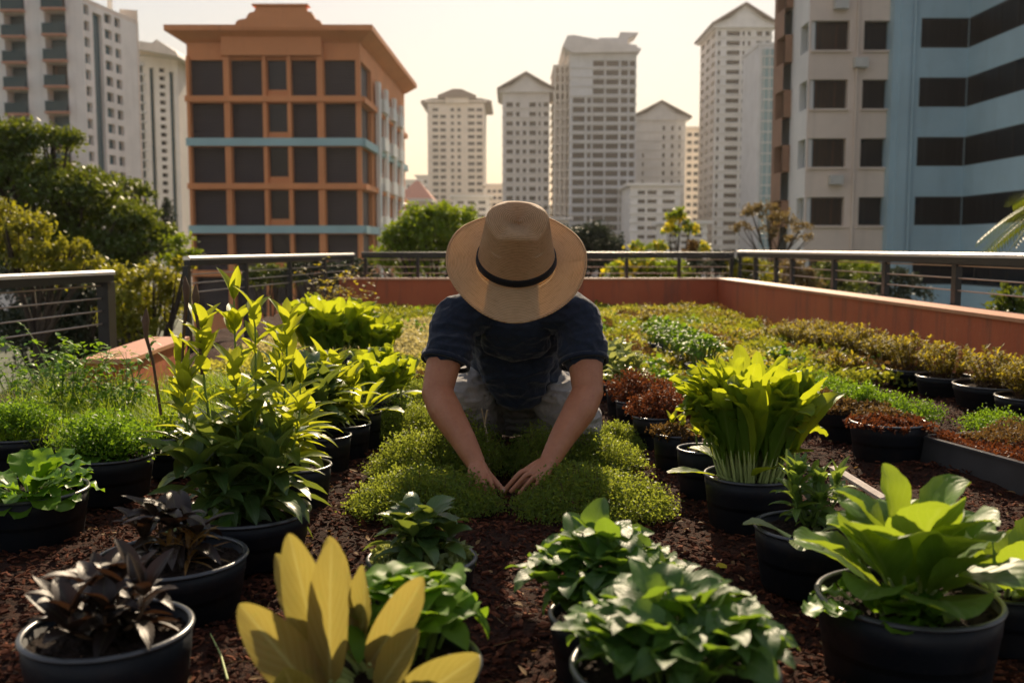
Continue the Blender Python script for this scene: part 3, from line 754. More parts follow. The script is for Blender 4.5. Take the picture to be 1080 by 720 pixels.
# raised centre band and scalloped parapet
mb = MB(); mb.box((XD(241, D)-T.o[0], a[1]-.55, zz(60)-GZ), (XD(344, D)-T.o[0], a[1]-.06, zz(32)-GZ)); T.add('centre_band', mb, BW['orange'])
prof = [(247.5, 30), (251, 28.5), (254.5, 27.8), (255.5, 24), (258, 21.5), (262, 20.6), (266, 20), (268, 16), (270.5, 13.6), (274.5, 13), (276.5, 9), (277.5, 5.5), (326, 4.8), (328, 8), (329, 12.5), (333.5, 13.2), (336, 17), (337.5, 20.5), (342, 22), (344.5, 26), (348, 29), (352, 30.2)]
zzp = lambda y: PY(290, y, D-1.1)[2]
xs = [XD(p, D-1)-T.o[0] for p, _ in prof]; zs = [zzp(y)-GZ for _, y in prof]
mb = MB(); mb.sheet(xs, zs, a[1]-1.2, a[1]-.6)
for p in (284, 303, 323): mb.box((XD(p, D)-T.o[0]-.08, a[1]-1.0, zzp(5)-GZ), (XD(p, D)-T.o[0]+.08, a[1]-.85, zzp(3.6)-GZ))
T.add('parapet', mb, BW['orange']); 
mb = MB(); mb.box((xs[11]-.3, a[1]-1.35, zzp(7)-GZ), (xs[12]+.3, a[1]-.5, zzp(5)-GZ)); T.add('parapet_cap', mb, BW['orange']); T.done()

# --- right building (beige stair block + blue wing)
D = 54.0
T = Bldg('apartment_building', 'large near building at the right, beige bays joined to a blue wing', 'building', (22, 62))
XB, XM, XR = XD(847, D), XD(937, D), XD(1007, D)
def zr(py): return PY(900, py, D)[2]
rows = [(22+62.0*k, 53+61.6*k) for k in range(-2, 9)]
f = ((XB, D), (XM, D)); ops = []
for (t, bt) in rows:
    ops.append((.12, T.u(f, 889)[0], zr(bt), zr(t), G_warm)); ops.append((T.u(f, 904)[0], T.u(f, 941)[0]-.35, zr(bt), zr(t), G_black))
ZT = zr(-130)
T.facade(f, GZ, ZT, ops, BW['beige'], .45, G_warm, mull=1.1)
f = ((XM+.0, D-.6), (XR, D-.6)); ops = []
for (t, bt) in rows: ops.append((T.u(f, 963)[0], XR-XM-.01, zr(bt), zr(t), G_black))
T.facade(f, GZ, ZT, ops, BW['blue'], .1, G_black, mull=1.4)
WY = 26.0
f = ((XR, D-.6), (XR+.6, WY)); Wl = np.linalg.norm(np.array(f[1])-np.array(f[0])); ops = []
for (t, bt) in rows: ops.append((.02, Wl-1.5, zr(bt), zr(t), G_black))
T.facade(f, GZ, ZT, ops, BW['blue'], .1, G_black, mull=1.6)
f = ((XB+.1, D+3.6), (XB, D)); ops = []
for (t, bt) in rows: ops.append((1.9, 3.45, zr(bt), zr(t), G_blue))
T.facade(f, GZ, ZT, ops, BW['white'], .4, G_blue)
f = ((XB-.4, D+5.6), (XB-.35, D+3.6)); ops = []
for (t, bt) in rows: ops.append((.5, 2.2, zr(bt), zr(t), G_black))
T.facade(f, GZ, ZT, ops, simple('brown_render', (.30, .16, .10), .75, .15, 1), .5, G_black)
P_ = lambda x, y: (x-T.o[0], y-T.o[1])
mb = MB(); h = ZT-GZ
mb.box((*P_(XM-.35, D-.6), 0), (*P_(XM-.002, D+.5), h)); mb.box((*P_(XM-.003, D-.7), 0), (*P_(XM+.55, D-.602), h)); T.add('pier', mb, BW['blue'])
mb = MB(); mb.prism([P_(XB-.4, D+5.6), P_(XB-.4, D+3.7), P_(XB, D+.1), P_(XR, D+.1), P_(XR+.6, WY), P_(XR+14, WY), P_(XR+14, D+5.6)], h-.02, h+.5); T.add('roof', mb, BW['beige'])
mb = MB()
for q_ in ((P_(XR+.6, WY), P_(XR+14, WY)), (P_(XR+14, WY), P_(XR+14, D+5.6)), (P_(XR+14, D+5.6), P_(XB-.4, D+5.6))):
    mb.quad((*q_[0], 0), (*q_[1], 0), (*q_[1], h), (*q_[0], h))
T.add('rear_wall', mb, BW['blue'])
for k, (t, bt) in enumerate(rows):            # sills, conditioners, pipes
    for (ua, ub) in ((851, 889), (904, 933)):
        mb = MB(); x0 = XD(ua, D)-T.o[0]-.08; x1 = XD(ub, D)-T.o[0]+.08; z0 = zr(bt)-GZ; mb.box((x0, D-T.o[1]-.14, z0-.12), (x1, D-T.o[1]-.003, z0-.02)); T.add('sill', mb, BW['beige'])
    if k in (1, 2, 4):
        mb = MB(); x0 = XD((893, 871, 893)[k % 3], D)-T.o[0]; z0 = zr(bt)-GZ-.95; mb.box((x0, D-T.o[1]-.42, z0), (x0+.72, D-T.o[1]-.02, z0+.5)); T.add('air_conditioner', mb, simple('conditioner_case', (.6, .58, .54), .6, .1, 3), False)
for x_, mt in ((XD(897, D), 'beige'), (XM+.75, 'blue')):
    mb = MB(); mb.tube([(x_-T.o[0], D-T.o[1]-(.12 if mt == 'beige' else .72), 0), (x_-T.o[0], D-T.o[1]-(.12 if mt == 'beige' else .72), h)], .06, 8); T.add('drain_pipe', mb, BW[mt], True)
T.done()

# ------------------------------------------------------------------ trees
def ell_points(N, c, r):
    """leaf positions in sub clumps through an ellipsoid"""
    k = max(9, min(60, N//45)); cc = rng.normal(size=(k, 3)); cc /= np.linalg.norm(cc, axis=1)[:, None]; cc *= rng.uniform(.35, 1, (k, 1))**.6
    cc[:, 2] = np.where(cc[:, 2] < -.35, -cc[:, 2]*.6, cc[:, 2])
    i = rng.integers(0, k, N); p = cc[i]+rng.normal(0, .17, (N, 3))*rng.uniform(.5, 1.5, (k, 1))[i]
    return np.array(c)+p*np.array(r)
def tree(name, label, cat, base_px, D, cl, mat, leaf=.09, dens=1.0, flat=.75, trunk_r=.12, group=None, kindmat=None, fork=None, flowers=0, gz=None):
    gz = GZ if gz is None else gz
    bx = XD(base_px, D); t = thing(name, label, cat, (bx, D, gz), 0, group)
    o = np.array([bx, D, gz]); mb = MB(); tr = MB(); fl = MB()
    C = []
    for (px, py, rp, *rest) in cl:
        dd = rng.uniform(-.8, .8)*rp*D/F*1.0
        c = PY(px, py, D+dd)-o; r = rp*D/F; rz_ = r*(rest[0] if rest else flat); C.append((c, r))
        N = int(dens*5.0*(r*rz_*math.pi)/(leaf*leaf*.28))
        mb.scatter(ell_points(N, c, (r*1.22, r, rz_*1.15)), leaf, .55)
        if flowers: fl.scatter(ell_points(int(N*flowers), c, (r*1.05, r, rz_)), leaf*1.3, .9)
    top = np.mean([c for c, r in C], axis=0); zlow = min(c[2]-r for c, r in C)
    fk = np.array([top[0]*.35, top[1]*.3, max(.2, zlow*.93)]) if fork is None else fork
    n = 7; P = [np.array([0, 0, -.1])*(1-s)+fk*s+np.array([.12*math.sin(3*s+bx), .08*math.sin(4*s), 0])*(1 if 0 < s < 1 else 0) for s in np.linspace(0, 1, n)]
    tr.tube(P, np.linspace(trunk_r*1.5, trunk_r*.8, n), 9)
    for c, r in C:
        m1 = fk*.5+c*.5+np.array([0, 0, -.12*r])+rng.normal(0, .05, 3)*r
        tr.tube([fk, fk*.75+m1*.25, m1, c*.8+m1*.2, c+[0, 0, r*.2]], np.linspace(trunk_r*.6, trunk_r*.08, 5), 6)
        for k in range(4):
            e = c+rng.normal(0, .5, 3)*r*np.array([1, 1, .6]); tr.tube([m1, (m1+e)/2+rng.normal(0, .06, 3)*r, e], [trunk_r*.25, trunk_r*.15, trunk_r*.05], 5)
    part('trunk', tr, M['bark'], t); part('crown', mb, mat, t, False)
    if flowers: part('blossom', fl, M['flower'], t, False)
    return t
tree('shade_tree', 'big dark spreading tree in front of the balcony tower at the left', 'tree', 60, 17, [(12,150,34),(55,148,24),(28,190,40),(72,205,40),(108,228,38),(135,232,26),(140,258,24),(66,245,36),(20,240,34),(100,262,30),(4,200,30),(30,275,28),(88,190,22),(160,250,20),(120,275,26),(2,170,26)], M['tree'], .085, 2.2, .55, .2)
tree('shade_tree', 'flat topped spreading tree behind, below the square windowed tower', 'tree', 130, 24, [(112,196,18),(132,199,18),(148,204,12),(120,215,22),(150,228,18),(165,243,16),(176,262,14),(140,262,24)], M['tree'], .1, 2.0, .5, .16)
tree('shrub_tree', 'yellow green bushy tree low at the left edge above the short railing', 'tree', 30, 12, [(4,232,22),(30,242,20),(8,262,24),(38,272,20),(62,265,16),(80,262,12),(55,290,22),(90,280,14)], M['treeY'], .06, 1.2, .8, .08)
tree('shrub_tree', 'olive undergrowth tree right of the short left railing', 'tree', 155, 11, [(135,300,22),(162,296,20),(128,325,24),(165,330,26),(150,350,22),(185,310,20),(195,280,12),(118,345,18)], M['treeY'], .055, 1.1, .8, .07)
tree('shrub_tree', 'dark bushy tree seen through the cables of the short left railing', 'tree', 60, 14, [(20,310,34),(60,318,34),(95,320,28),(40,345,36),(85,352,34),(110,300,16),(12,350,30),(130,370,30),(70,380,40)], M['treeD'], .07, 1.1, .8, .08)
tree('cypress', 'small dark upright conifer in front of the striped tower', 'tree', 177, 30, [(177,218,5,1.4),(177,228,6,1.3),(177,240,7,1.3),(177,252,8,1.2)], M['treeD'], .06, 1.4, 1.2, .05)
tree('shrub_tree', 'yellowish feathery bush between the striped tower and the back left railing', 'tree', 193, 16, [(193,258,12),(200,270,10),(186,275,12)], M['treeB'], .06, 1.2, .8, .05)
tree('bush_tree', 'bright green feathery bush to the left of the hat', 'tree', 458, 19, [(428,243,18),(446,232,19),(464,226,16),(484,232,18),(500,243,13),(414,253,12),(455,250,30),(490,258,22),(425,268,22),(460,278,34),(508,262,12),(400,278,14)], M['treeB'], .085, 1.5, .7, .1)
tree('bush_tree', 'dark dome shaped tree to the right of the hat', 'tree', 622, 26, [(606,256,18),(624,250,17),(641,260,15),(615,270,24),(640,275,20),(600,280,18),(655,280,12),(585,272,14)], M['treeD'], .09, 1.6, .8, .12)
tree('flowering_tree', 'thin tree with yellow blossom left of the brown tree', 'tree', 716, 21, [(716,231,11),(706,243,8),(728,242,8),(694,262,9),(672,262,8),(738,262,9)], M['treeB'], .07, .9, .8, .05, flowers=.3)
tree('bare_tree', 'brownish loose crowned tree in front of the beige building corner', 'tree', 815, 24, [(793,226,11),(808,222,12),(825,232,14),(783,240,9),(845,240,9),(853,250,6),(812,246,10),(836,252,7)], M['treeR'], .07, .8, .7, .06)
tree('red_shrub_tree', 'small dark red leaved shrub beside the yellow flowering tree', 'tree', 731, 17, [(731,258,6),(728,268,7),(735,276,7)], M['mossb'], .05, 1.2, 1.0, .03)
hed = [(372,288,'low green shrub left of the bright bush behind the back wall','treeD'), (520,288,'dark shrub behind the crown of the hat','treeD'), (560,286,'dark shrub right behind the hat band','treeD'), (672,282,'green shrub with yellow flowers at the foot of the white block','treeB'), (700,286,'light green shrub below the yellow flowering tree','treeB'), (755,280,'green shrub beside the end of the right railing','treeD'), (790,283,'olive shrub seen between the first right railing posts','treeY'), (330,285,'shrub behind the back left railing','treeD'), (285,290,'leafy shrub left of centre behind the back left railing','tree')]
for (px, py, lab, mt) in hed:
    tree('shrub', lab, 'shrub', px, 15, [(px-12,py,14),(px+10,py+1,14),(px,py-5,12),(px-20,py+8,14),(px+20,py+8,14)], M[mt], .06, .9, .7, .04, flowers=.12 if 'flowers' in lab else 0)
for (px, py, D_, lab, mt) in [(880,290,22,'dark green bush below the beige bays seen through the right railing','tree'), (905,287,24,'round green bush under the beige building','treeB'), (945,296,20,'dark bush beneath the blue wing','treeD'), (1068,318,9,'leafy shrub behind the railing at the right edge','tree'), (835,290,18,'brown shrub behind the right railing','treeR')]:
    tree('bush', lab, 'bush', px, D_, [(px-10,py,13),(px+10,py+2,13),(px,py-6,11),(px-16,py+14,15),(px+16,py+14,15)], M[mt], .07, 1.0, .8, .05)
# palm at the right edge
t = thing('palm_tree', 'palm tree reaching in from the right edge before the blue wing', 'tree', (XD(1138, 12), 12, GZ))
tr = MB(); top = PY(1138, 205, 12)-np.array([XD(1138, 12), 12, GZ])
tr.tube([(0, 0, -.1), (.08, 0, 3), (.02, 0, 6), tuple(top)], [.16, .13, .11, .1], 10); part('trunk', tr, M['bark'], t)
fr = MB(); rb = MB()
for k in range(17):
    az = k*2.4+.2; el = rng.uniform(-.25, .9); ln = rng.uniform(.95, 1.15)
    dv = np.array([math.cos(az)*math.cos(el), math.sin(az)*math.cos(el), math.sin(el)])
    s = np.linspace(0, 1, 14); P = top+np.outer(s*ln, dv)+np.outer(-(s**2)*.55*ln, [0, 0, 1]); rb.tube(P, np.linspace(.014, .004, 14), 5)
    Tn = np.gradient(P, axis=0); Tn /= np.linalg.norm(Tn, axis=1)[:, None]
    S = np.cross(Tn, [0, 0, 1.0]); S /= np.linalg.norm(S, axis=1)[:, None]
    for q_ in np.linspace(.12, .99, 26):
        i = q_*13; i0 = int(i); p = P[i0]+(P[min(13, i0+1)]-P[i0])*(i-i0)
        for sg in (-1, 1):
            dd = S[i0]*sg+Tn[i0]*.8+np.array([0, 0, -.35])
            fr.leaves([p], [dd], [Tn[i0]], .30*math.sin(.3+q_*2.4), .022, .7, .1, 'lance', 3)
part('fronds', fr, M['tree'], t); part('frond_ribs', rb, M['stem_g'], t)
# ================================================================== PLANTS
Z3 = np.array([0, 0, 1.0])
def pol(az, el):
    az = np.asarray(az, float); el = np.asarray(el, float) * np.ones_like(az)
    return np.stack([np.cos(az)*np.cos(el), np.sin(az)*np.cos(el), np.sin(el)], -1)
def hside(az):
    az = np.asarray(az, float); return np.stack([-np.sin(az), np.cos(az), np.zeros_like(az)], -1)
U_ = rng.uniform
def make_pot(t, r, h, soil=True, fill=.012, sub=True):
    """round nursery pot: wall, rolled rim, soil"""
    rb = r*.86; mb = MB()
    mb.lathe([(0.001, .001), (rb*.93, .001), (rb, .008), (r*.965, h*.72), (r*.972, h*.73), (r*.985, h-.004), (r*.955, h-.004), (r*.93, h*.45), (0.001, h*.45)], 56)
    p = part('pot', mb, M['pot'], t)
    mb = MB(); a = np.linspace(0, 2*math.pi, 60, endpoint=False); tr = .0042+r*.012
    prof = [(r*.978+tr*math.cos(k), h-.002+tr*.8*math.sin(k)) for k in np.linspace(0, 2*math.pi, 9)]
    mb.lathe(prof, 60); part('rim', mb, M['rim'], p)
    if soil:
        mb = MB(); nr, na = 9, 36; zs = h-fill-.012
        rr = np.linspace(0, r*.955, nr); aa = np.linspace(0, 2*math.pi, na, endpoint=False)
        V = np.zeros((nr, na, 3)); V[..., 0] = rr[:, None]*np.cos(aa); V[..., 1] = rr[:, None]*np.sin(aa); V[..., 2] = zs+.012*(1-(rr/r)**2)[:, None]+rng.normal(0, .0022, (nr, na))
        V[0] = V[0].mean(0)
        Fc = [(i*na+k, i*na+(k+1) % na, (i+1)*na+(k+1) % na, (i+1)*na+k) for i in range(nr-1) for k in range(na)]
        mb.add(V.reshape(-1, 3), Fc)
        n = int(2600*r); q_ = r*.92*np.sqrt(U_(0, 1, n)); b_ = U_(0, 6.28, n)
        chips(mb, np.stack([q_*np.cos(b_), q_*np.sin(b_), zs+.010*(1-(q_/r)**2)+U_(0, .004, n)], 1), .009)
        part('soil', mb, M['soil'], t)
# --- plant generators: each returns [(part name, MB, material)]; origin = soil centre, size in metres
def g_romaine(h, r, n=60, mat='romaine', br=.35, lw=.105):
    lf = MB(); st = MB()
    az = U_(0, 6.28, n); q_ = np.sqrt(U_(0.02, 1, n)); b = np.stack([np.cos(az)*q_*r*br, np.sin(az)*q_*r*br, np.zeros(n)], 1)
    el = R(89)-q_*R(19)+rng.normal(0, .05, n); L = h*U_(.5, 1.05, n)**.8*(1-.12*q_)
    d = pol(az+rng.normal(0, .25, n), el); s = hside(az+rng.normal(0, .5, n))
    sl_ = .13
    for i in range(n):
        P = b[i]+np.outer(np.linspace(0, 1, 4), d[i])*L[i]*(sl_+.18); st.tube(P, [.0055, .0045, .0035, .002], 5)
    lf.leaves(b+d*(L*sl_)[:, None], d, s, L*(1-sl_), lw*U_(.75, 1.2, n)*h/.4, U_(.1, 1.5, n), .38, 'spoon', 16, (-1, -.66, -.33, 0, .33, .66, 1), .08, 13, 3.0, .035)
    # crumpled leaf heads crowding the top
    j = rng.choice(n, int(n*.75)); m_ = len(j); k_ = U_(.42, .72, m_); dj = d[j]+rng.normal(0, .12, (m_, 3))
    lf.leaves(b[j]+d[j]*(L[j]*k_)[:, None], dj, s[j]+rng.normal(0, .5, (m_, 3)), h*U_(.24, .38, m_), lw*1.05*U_(.8, 1.3, m_)*h/.4, U_(.2, 1.9, m_), .5, 'round', 14, (-1, -.66, -.33, 0, .33, .66, 1), .13, 15, 1.6, .06)
    return [('leaves', lf, M[mat]), ('stalks', st, M['stem_w'])]
def g_rosette(h, r, n=16, mat='broad', lw=.13, low=.2, ruf=.03, shape='obov', up=80, stem='stem_w', bend=(.3, .9), bexp=1.0):
    lf = MB(); st = MB()
    q_ = np.linspace(0, 1, n); az = np.arange(n)*2.4+rng.normal(0, .2, n)
    el = R(up)-(R(up)-R(up)*low)*q_; L = np.sqrt((h*np.sin(el))**2+(r*np.cos(el))**2)*U_(.85, 1.1, n)
    d = pol(az, el); b = np.stack([np.cos(az)*.02, np.sin(az)*.02, np.zeros(n)], 1)
    for i in range(n): st.tube(b[i]+np.outer([0, .5, 1], d[i])*L[i]*.3, [.007, .005, .003], 6)
    lf.leaves(b+d*(L*.12)[:, None], d, hside(az), L*.9, lw*U_(.8, 1.15, n), U_(*bend, n), .28, shape, 16, (-1, -.66, -.33, 0, .33, .66, 1), ruf, 10, bexp, .022)
    return [('leaves', lf, M[mat]), ('stalks', st, M[stem])]
def g_stalky(h, r, n=26, k=3, mat='basil', lw=.065, ll_=.10, stem='stem_g', ruf=.03):
    """many stalks, each ending in a spray of ovate leaves held out flat (basil, pak choi)"""
    lf = MB(); st = MB()
    for i in range(n):
        az = i*2.4; q_ = math.sqrt((i+.5)/n); tip = np.array([math.cos(az)*q_*r*.72, math.sin(az)*q_*r*.72, h*(1-.42*q_*q_)*U_(.8, 1.0)])
        b = np.array([math.cos(az), math.sin(az), 0])*.03*q_*2
        m_ = b*.6+tip*.4+[0, 0, .12*h]; st.tube([b, m_, tip], [.004, .0032, .002], 5)
        for j in range(k):
            a2 = az+(j-(k-1)/2)*1.5+rng.normal(0, .4); e2 = U_(-.3, .95)+(.5 if q_ < .3 else 0)
            l_ = ll_*U_(.75, 1.15)
            lf.leaves([tip-[0, 0, .01*j]], [pol(a2, e2)], [hside(a2)+[0, 0, rng.normal(0, .25)]], l_, lw*U_(.8, 1.15), U_(.5, 1.3), .3, 'ovate', 8, (-1, -.5, 0, .5, 1), ruf, 12, 1.0, .03)
    return [('leaves', lf, M[mat]), ('stalks', st, M[stem])]
def g_whorl(h, r, stems, mat='yellowleaf', ll_=.14, lw=.03, per=14, stem='stem_g', span=.75, droop=(.3, 1.2), e=(.1, 1.2), base=.03):
    """upright stems with lance leaves up the stem and a tuft at the tip; stems = n or [(x,y,h)]"""
    lf = MB(); st = MB()
    if isinstance(stems, int):
        S = []
        for i in range(stems):
            a = i*2.4+.3; q_ = math.sqrt((i+.3)/stems); S.append((math.cos(a)*q_*r*.55, math.sin(a)*q_*r*.55, h*U_(.7, 1.0)*(1-.25*q_)))
    else: S = stems
    for (x, y, hh) in S:
        b = np.array([x*base/.06, y*base/.06, 0])*.4; tip = np.array([x, y, hh])
        P = [b*(1-s)+tip*s+np.array([x, y, 0])*(.25*math.sin(math.pi*s)) for s in np.linspace(0, 1, 7)]
        st.tube(P, np.linspace(.0052, .0022, 7), 6); P = np.array(P)
        s_ = np.sort(1-span*U_(0, 1, per)**1.4); s_[-4:] = 1
        for j, s in enumerate(s_):
            i = min(5, int(s*6)); p = P[i]+(P[i+1]-P[i])*(s*6-i); az = j*2.4+x*9
            el = e[0]+(e[1]-e[0])*(s-(1-span))/span+rng.normal(0, .15); l_ = ll_*U_(.65, 1.1)*(1.05-.25*s)
            lf.leaves([p], [pol(az, el)], [hside(az)+[0, 0, rng.normal(0, .25)]], l_, lw*U_(.8, 1.2), U_(*droop), .35, 'lance', 7, (-1, -.5, 0, .5, 1), .02, 9)
    return [('leaves', lf, M[mat]), ('stems', st, M[stem])]
def g_feather(h, r, n=90, mat='fern', size=.013, per=46, stem='stem_g'):
    """dome of feathery pinnate fronds"""
    lf = MB(); st = MB(); pts = []
    az = U_(0, 6.28, n); q_ = np.sqrt(U_(0, 1, n))
    for i in range(n):
        out = np.array([math.cos(az[i]), math.sin(az[i]), 0]); tip = out*q_[i]*r+Z3*h*(1-.55*q_[i]**2)*U_(.75, 1.05); b = out*.35*r*q_[i]
        s = np.linspace(0, 1, 5); P = b+np.outer(s, tip-b)+np.outer(np.sin(s*math.pi)*.12*h, Z3); st.tube(P[:, :], np.linspace(.0022, .0008, 5), 4)
        k = 1-.75*U_(0, 1, per)**1.3; pts.append(b+np.outer(k, tip-b)+np.outer(np.sin(k*math.pi)*.12*h, Z3)+rng.normal(0, 1, (per, 3))*(.017*(1.25-k)+.006)[:, None]*h/.12)
    lf.scatter(np.concatenate(pts), size, .6); return [('leaves', lf, M[mat]), ('stems', st, M[stem])]
def g_curly(h, r, n=55, mat='curly'):
    lf = MB(); st = MB(); az = U_(0, 6.28, n); q_ = np.sqrt(U_(0, 1, n))
    el = R(78)-q_*R(60); d = pol(az, el); b = np.stack([np.cos(az)*.35*r*q_, np.sin(az)*.35*r*q_, np.zeros(n)], 1)
    L = (h*np.sin(el)+r*.62*np.cos(el))*U_(.8, 1.1, n)
    lf.leaves(b, d, hside(az), L, .075*U_(.7, 1.2, n), U_(.3, 1.2, n), .15, 'obov', 14, (-1, -.75, -.5, -.25, 0, .25, .5, .75, 1), .13, 26)
    for i in range(0, n, 2): st.tube(b[i]+np.outer([0, .5], d[i])*L[i]*.8, [.003, .0015], 4)
    return [('leaves', lf, M[mat]), ('stalks', st, M['stem_w'])]
def g_sprigs(h, rx, ry, n=900, mat='thyme', size=.0085, per=12, dome=.6, jag=.14, stem='stem_b'):
    """cushion of thin twigs carrying tiny leaves (thyme, sedum, moss)"""
    lf = MB(); st = MB(); az = U_(0, 6.28, n); q_ = np.sqrt(U_(0, 1, n))
    x = np.cos(az)*q_*rx; y = np.sin(az)*q_*ry
    lump = .5+.5*np.sin(x*26+2*np.sin(y*19))*np.sin(y*23+1.7)
    top = h*(1-q_**2.2*dome)*(1-jag*1.3*lump*.8-jag*U_(0, 1, n)); k = U_(0.35, 1.0, (n, per))**.8
    lean = np.stack([np.cos(az)*q_, np.sin(az)*q_, np.zeros(n)], 1)*.35*h
    B = np.stack([x, y, np.zeros(n)], 1); Tp = B+lean+np.stack([rng.normal(0, .009, n), rng.normal(0, .009, n), top], 1)
    P = B[:, None]+(Tp-B)[:, None]*k[..., None]+rng.normal(0, .006*h/.12, (n, per, 3)); lf.scatter(P.reshape(-1, 3), size, .6)
    for i in range(0, n, 6): st.tube([B[i], (B[i]+Tp[i])/2, Tp[i]], [.0012, .001, .0006], 3, False)
    return [('leaves', lf, M[mat]), ('stems', st, M[stem])]
def g_shrub(h, r, n=60, mat='gold', ll_=.035, lw=.010, per=16):
    lf = MB(); st = MB()
    for i in range(n):
        az = U_(0, 6.28); q_ = math.sqrt(U_(0, 1)); tip = np.array([math.cos(az)*q_*r, math.sin(az)*q_*r, h*(1-.35*q_*q_)*U_(.7, 1.08)]); b = tip*[.45, .45, 0]
        st.tube([b, (b+tip)/2, tip], [.0022, .0016, .0008], 4); k = 1-.8*U_(0, 1, per); k[-4:] = 1; a2 = U_(0, 6.28, per)
        lf.leaves(b+np.outer(k, tip-b), pol(a2, U_(.1, 1.2, per)), hside(a2), ll_*U_(.7, 1.2, per), lw, .5, .2, 'lance', 3)
    return [('leaves', lf, M[mat]), ('stems', st, M['stem_b'])]
def g_grass(lx, ly, h, n=5000, mat='grass'):
    lf = MB(); b = np.stack([U_(-lx, lx, n), U_(-ly, ly, n), np.zeros(n)], 1); az = U_(0, 6.28, n)
    lf.leaves(b, pol(az, U_(.75, 1.5, n)), hside(az), h*U_(.5, 1.15, n)*(.8+.25*np.sin(b[:, 0]*23)*np.sin(b[:, 1]*17)), .0042, U_(.2, 1.6, n), .1, 'blade', 3, (-1, 1)); return [('blades', lf, M[mat])]

def g_big_leaves():
    # upright oblong leaves, read off the photo: base and tip in cm across / up, width, distance towards the viewer
    lf = MB(); st = MB()
    for (x0, x1, z0, z1, w, y0, y1, tw) in ((-.075, -.115, .02, .25, .066, -.06, -.10, .3), (-.06, -.055, .02, .24, .062, -.10, -.13, -.2), (-.075, -.175, .0, .17, .074, -.10, -.16, .5), (-.01, .095, .03, .195, .056, -.06, -.10, -.45),
            (-.09, -.11, -.01, .105, .068, -.14, -.20, .2), (.03, .15, -.02, .085, .075, -.11, -.17, -.3), (-.02, .04, -.01, .06, .06, -.15, -.20, .1), (-.07, -.15, .02, .2, .07, -.04, -.04, .9), (-.03, .0, .02, .17, .06, -.02, .0, -.9), (-.05, -.09, .03, .21, .065, -.02, .02, .7), (.01, .07, .02, .13, .055, -.12, -.17, -.8)):
        a = np.array([x0, y0, z0]); b = np.array([x1, y1, z1]); d = b-a; L = np.linalg.norm(d); c = np.array([x0*.4, y0*.5, -.01])
        st.tube([c, (a+c)/2+[0, 0, .01], a+d*.05], [.006, .005, .004], 7)
        s = np.cross(d, [math.sin(tw), -math.cos(tw), 0]); lf.leaves([a], [d], [-s], L, w, rng.uniform(-.5, .3), .35, 'oblong', 18, (-1, -.66, -.33, 0, .33, .66, 1), .045, 9, 1.5, .02)
    return [('big_leaves', lf, M['goldbig']), ('big_stalks', st, M['stem_w'])]
def label_ok(l): assert 4 <= len(l.split()) <= 16, l
def potted(cx, w, yb, yr, gen, label, name='potted_plant', cat='potted plant', group=None, zr=None, off=(0, 0), extra=None, hmax=.2, zfix=None, soilfill=.012):
    label_ok(label)
    if yb is not None:
        df = PZ(cx, yb)[1]
        zr = PY(cx, yr, df)[2]
    else:
        zr = zr or .17; df = PZ(cx, yr, zr)[1]
    k = w/(2*F); d = df/(1-k*1.0); r = d-df; zr = min(zr, hmax)
    x = XD(cx, d)
    t = thing(name, label, cat, (x, d, 0), rng.uniform(-.1, .1), group); t['r'] = 0
    del t['r']
    make_pot(t, r, zr, fill=soilfill)
    for g_ in (gen if isinstance(gen, list) else [gen]):
        fn, kw, *o_ = g_; o_ = o_[0] if o_ else (0, 0)
        for nm, mb, mt in fn(**kw):
            p = part(nm, mb, mt, t); p.location = (o_[0], o_[1], zr-.014)
    return t, d, r, zr
def hz_(py, d, zr, px=540): return PY(px, py, d)[2]-zr

# ---- foreground, left
potted(98, 178, None, 697, (g_whorl, dict(h=.10, r=.17, stems=8, mat='dark', ll_=.11, lw=.036, per=10, stem='stem_b', span=.9, e=(0, 1.1), droop=(.2, 1.4))), 'low dark purple leaved plant in a pot, nearest of the two at bottom left')
potted(170, 160, 680, 612, [(g_whorl, dict(h=.10, r=.13, stems=7, mat='dark', ll_=.14, lw=.034, per=8, stem='stem_b', span=.95, e=(.2, 1.0), droop=(.6, 1.7))), (g_whorl, dict(h=.06, r=.08, stems=5, mat='goldred', ll_=.09, lw=.009, per=8, stem='stem_b', span=.95, e=(.2, 1.0)), (.04, -.02))], 'sparse dark arching leaved plant with thin brown shoots, behind the purple plant')
potted(18, 122, 590, 531, (g_curly, dict(h=.14, r=.15, n=46)), 'curly green lettuce in a black pot cut by the left edge')
potted(104, 96, 538, 489, [(g_feather, dict(h=.15, r=.17, n=120)), (g_curly, dict(h=.09, r=.13, n=26))], 'feathery bright green herb in a black pot behind the curly lettuce')
potted(14, 84, 503, 466, (g_feather, dict(h=.14, r=.15, n=100)), 'feathery green herb in a black pot at the left edge behind the curly lettuce')
potted(172, 60, 507, 464, (g_feather, dict(h=.10, r=.09, n=40, mat='grass')), 'small feathery plant in a black pot between the herb pot and the tall yellow plant')
tall, dT, rT, zT = potted(250, 142, 612, 557, [
    (g_whorl, dict(h=.24, r=.26, stems=13, mat='deepleaf', ll_=.20, lw=.05, per=13, span=.85, droop=(.5, 1.6), e=(.1, 1.2))),
    (g_whorl, dict(h=.5, r=.2, stems=[(-.10, .03, .48), (-.03, .10, .55), (.04, .0, .51), (.11, .06, .48), (-.17, .08, .38), (.08, .13, .42), (-.13, -.04, .34), (.0, -.06, .38), (.15, .0, .34)], mat='yellowleaf', ll_=.12, lw=.034, per=20, span=.62, droop=(.1, .9), e=(.25, 1.25))),
    (g_rosette, dict(h=.05, r=.10, n=9, mat='broad', lw=.05, shape='round', up=50, low=.1), (-.09, -.07))], 'tall yellow leaved plant with long glossy dark leaves below, in a black pot')
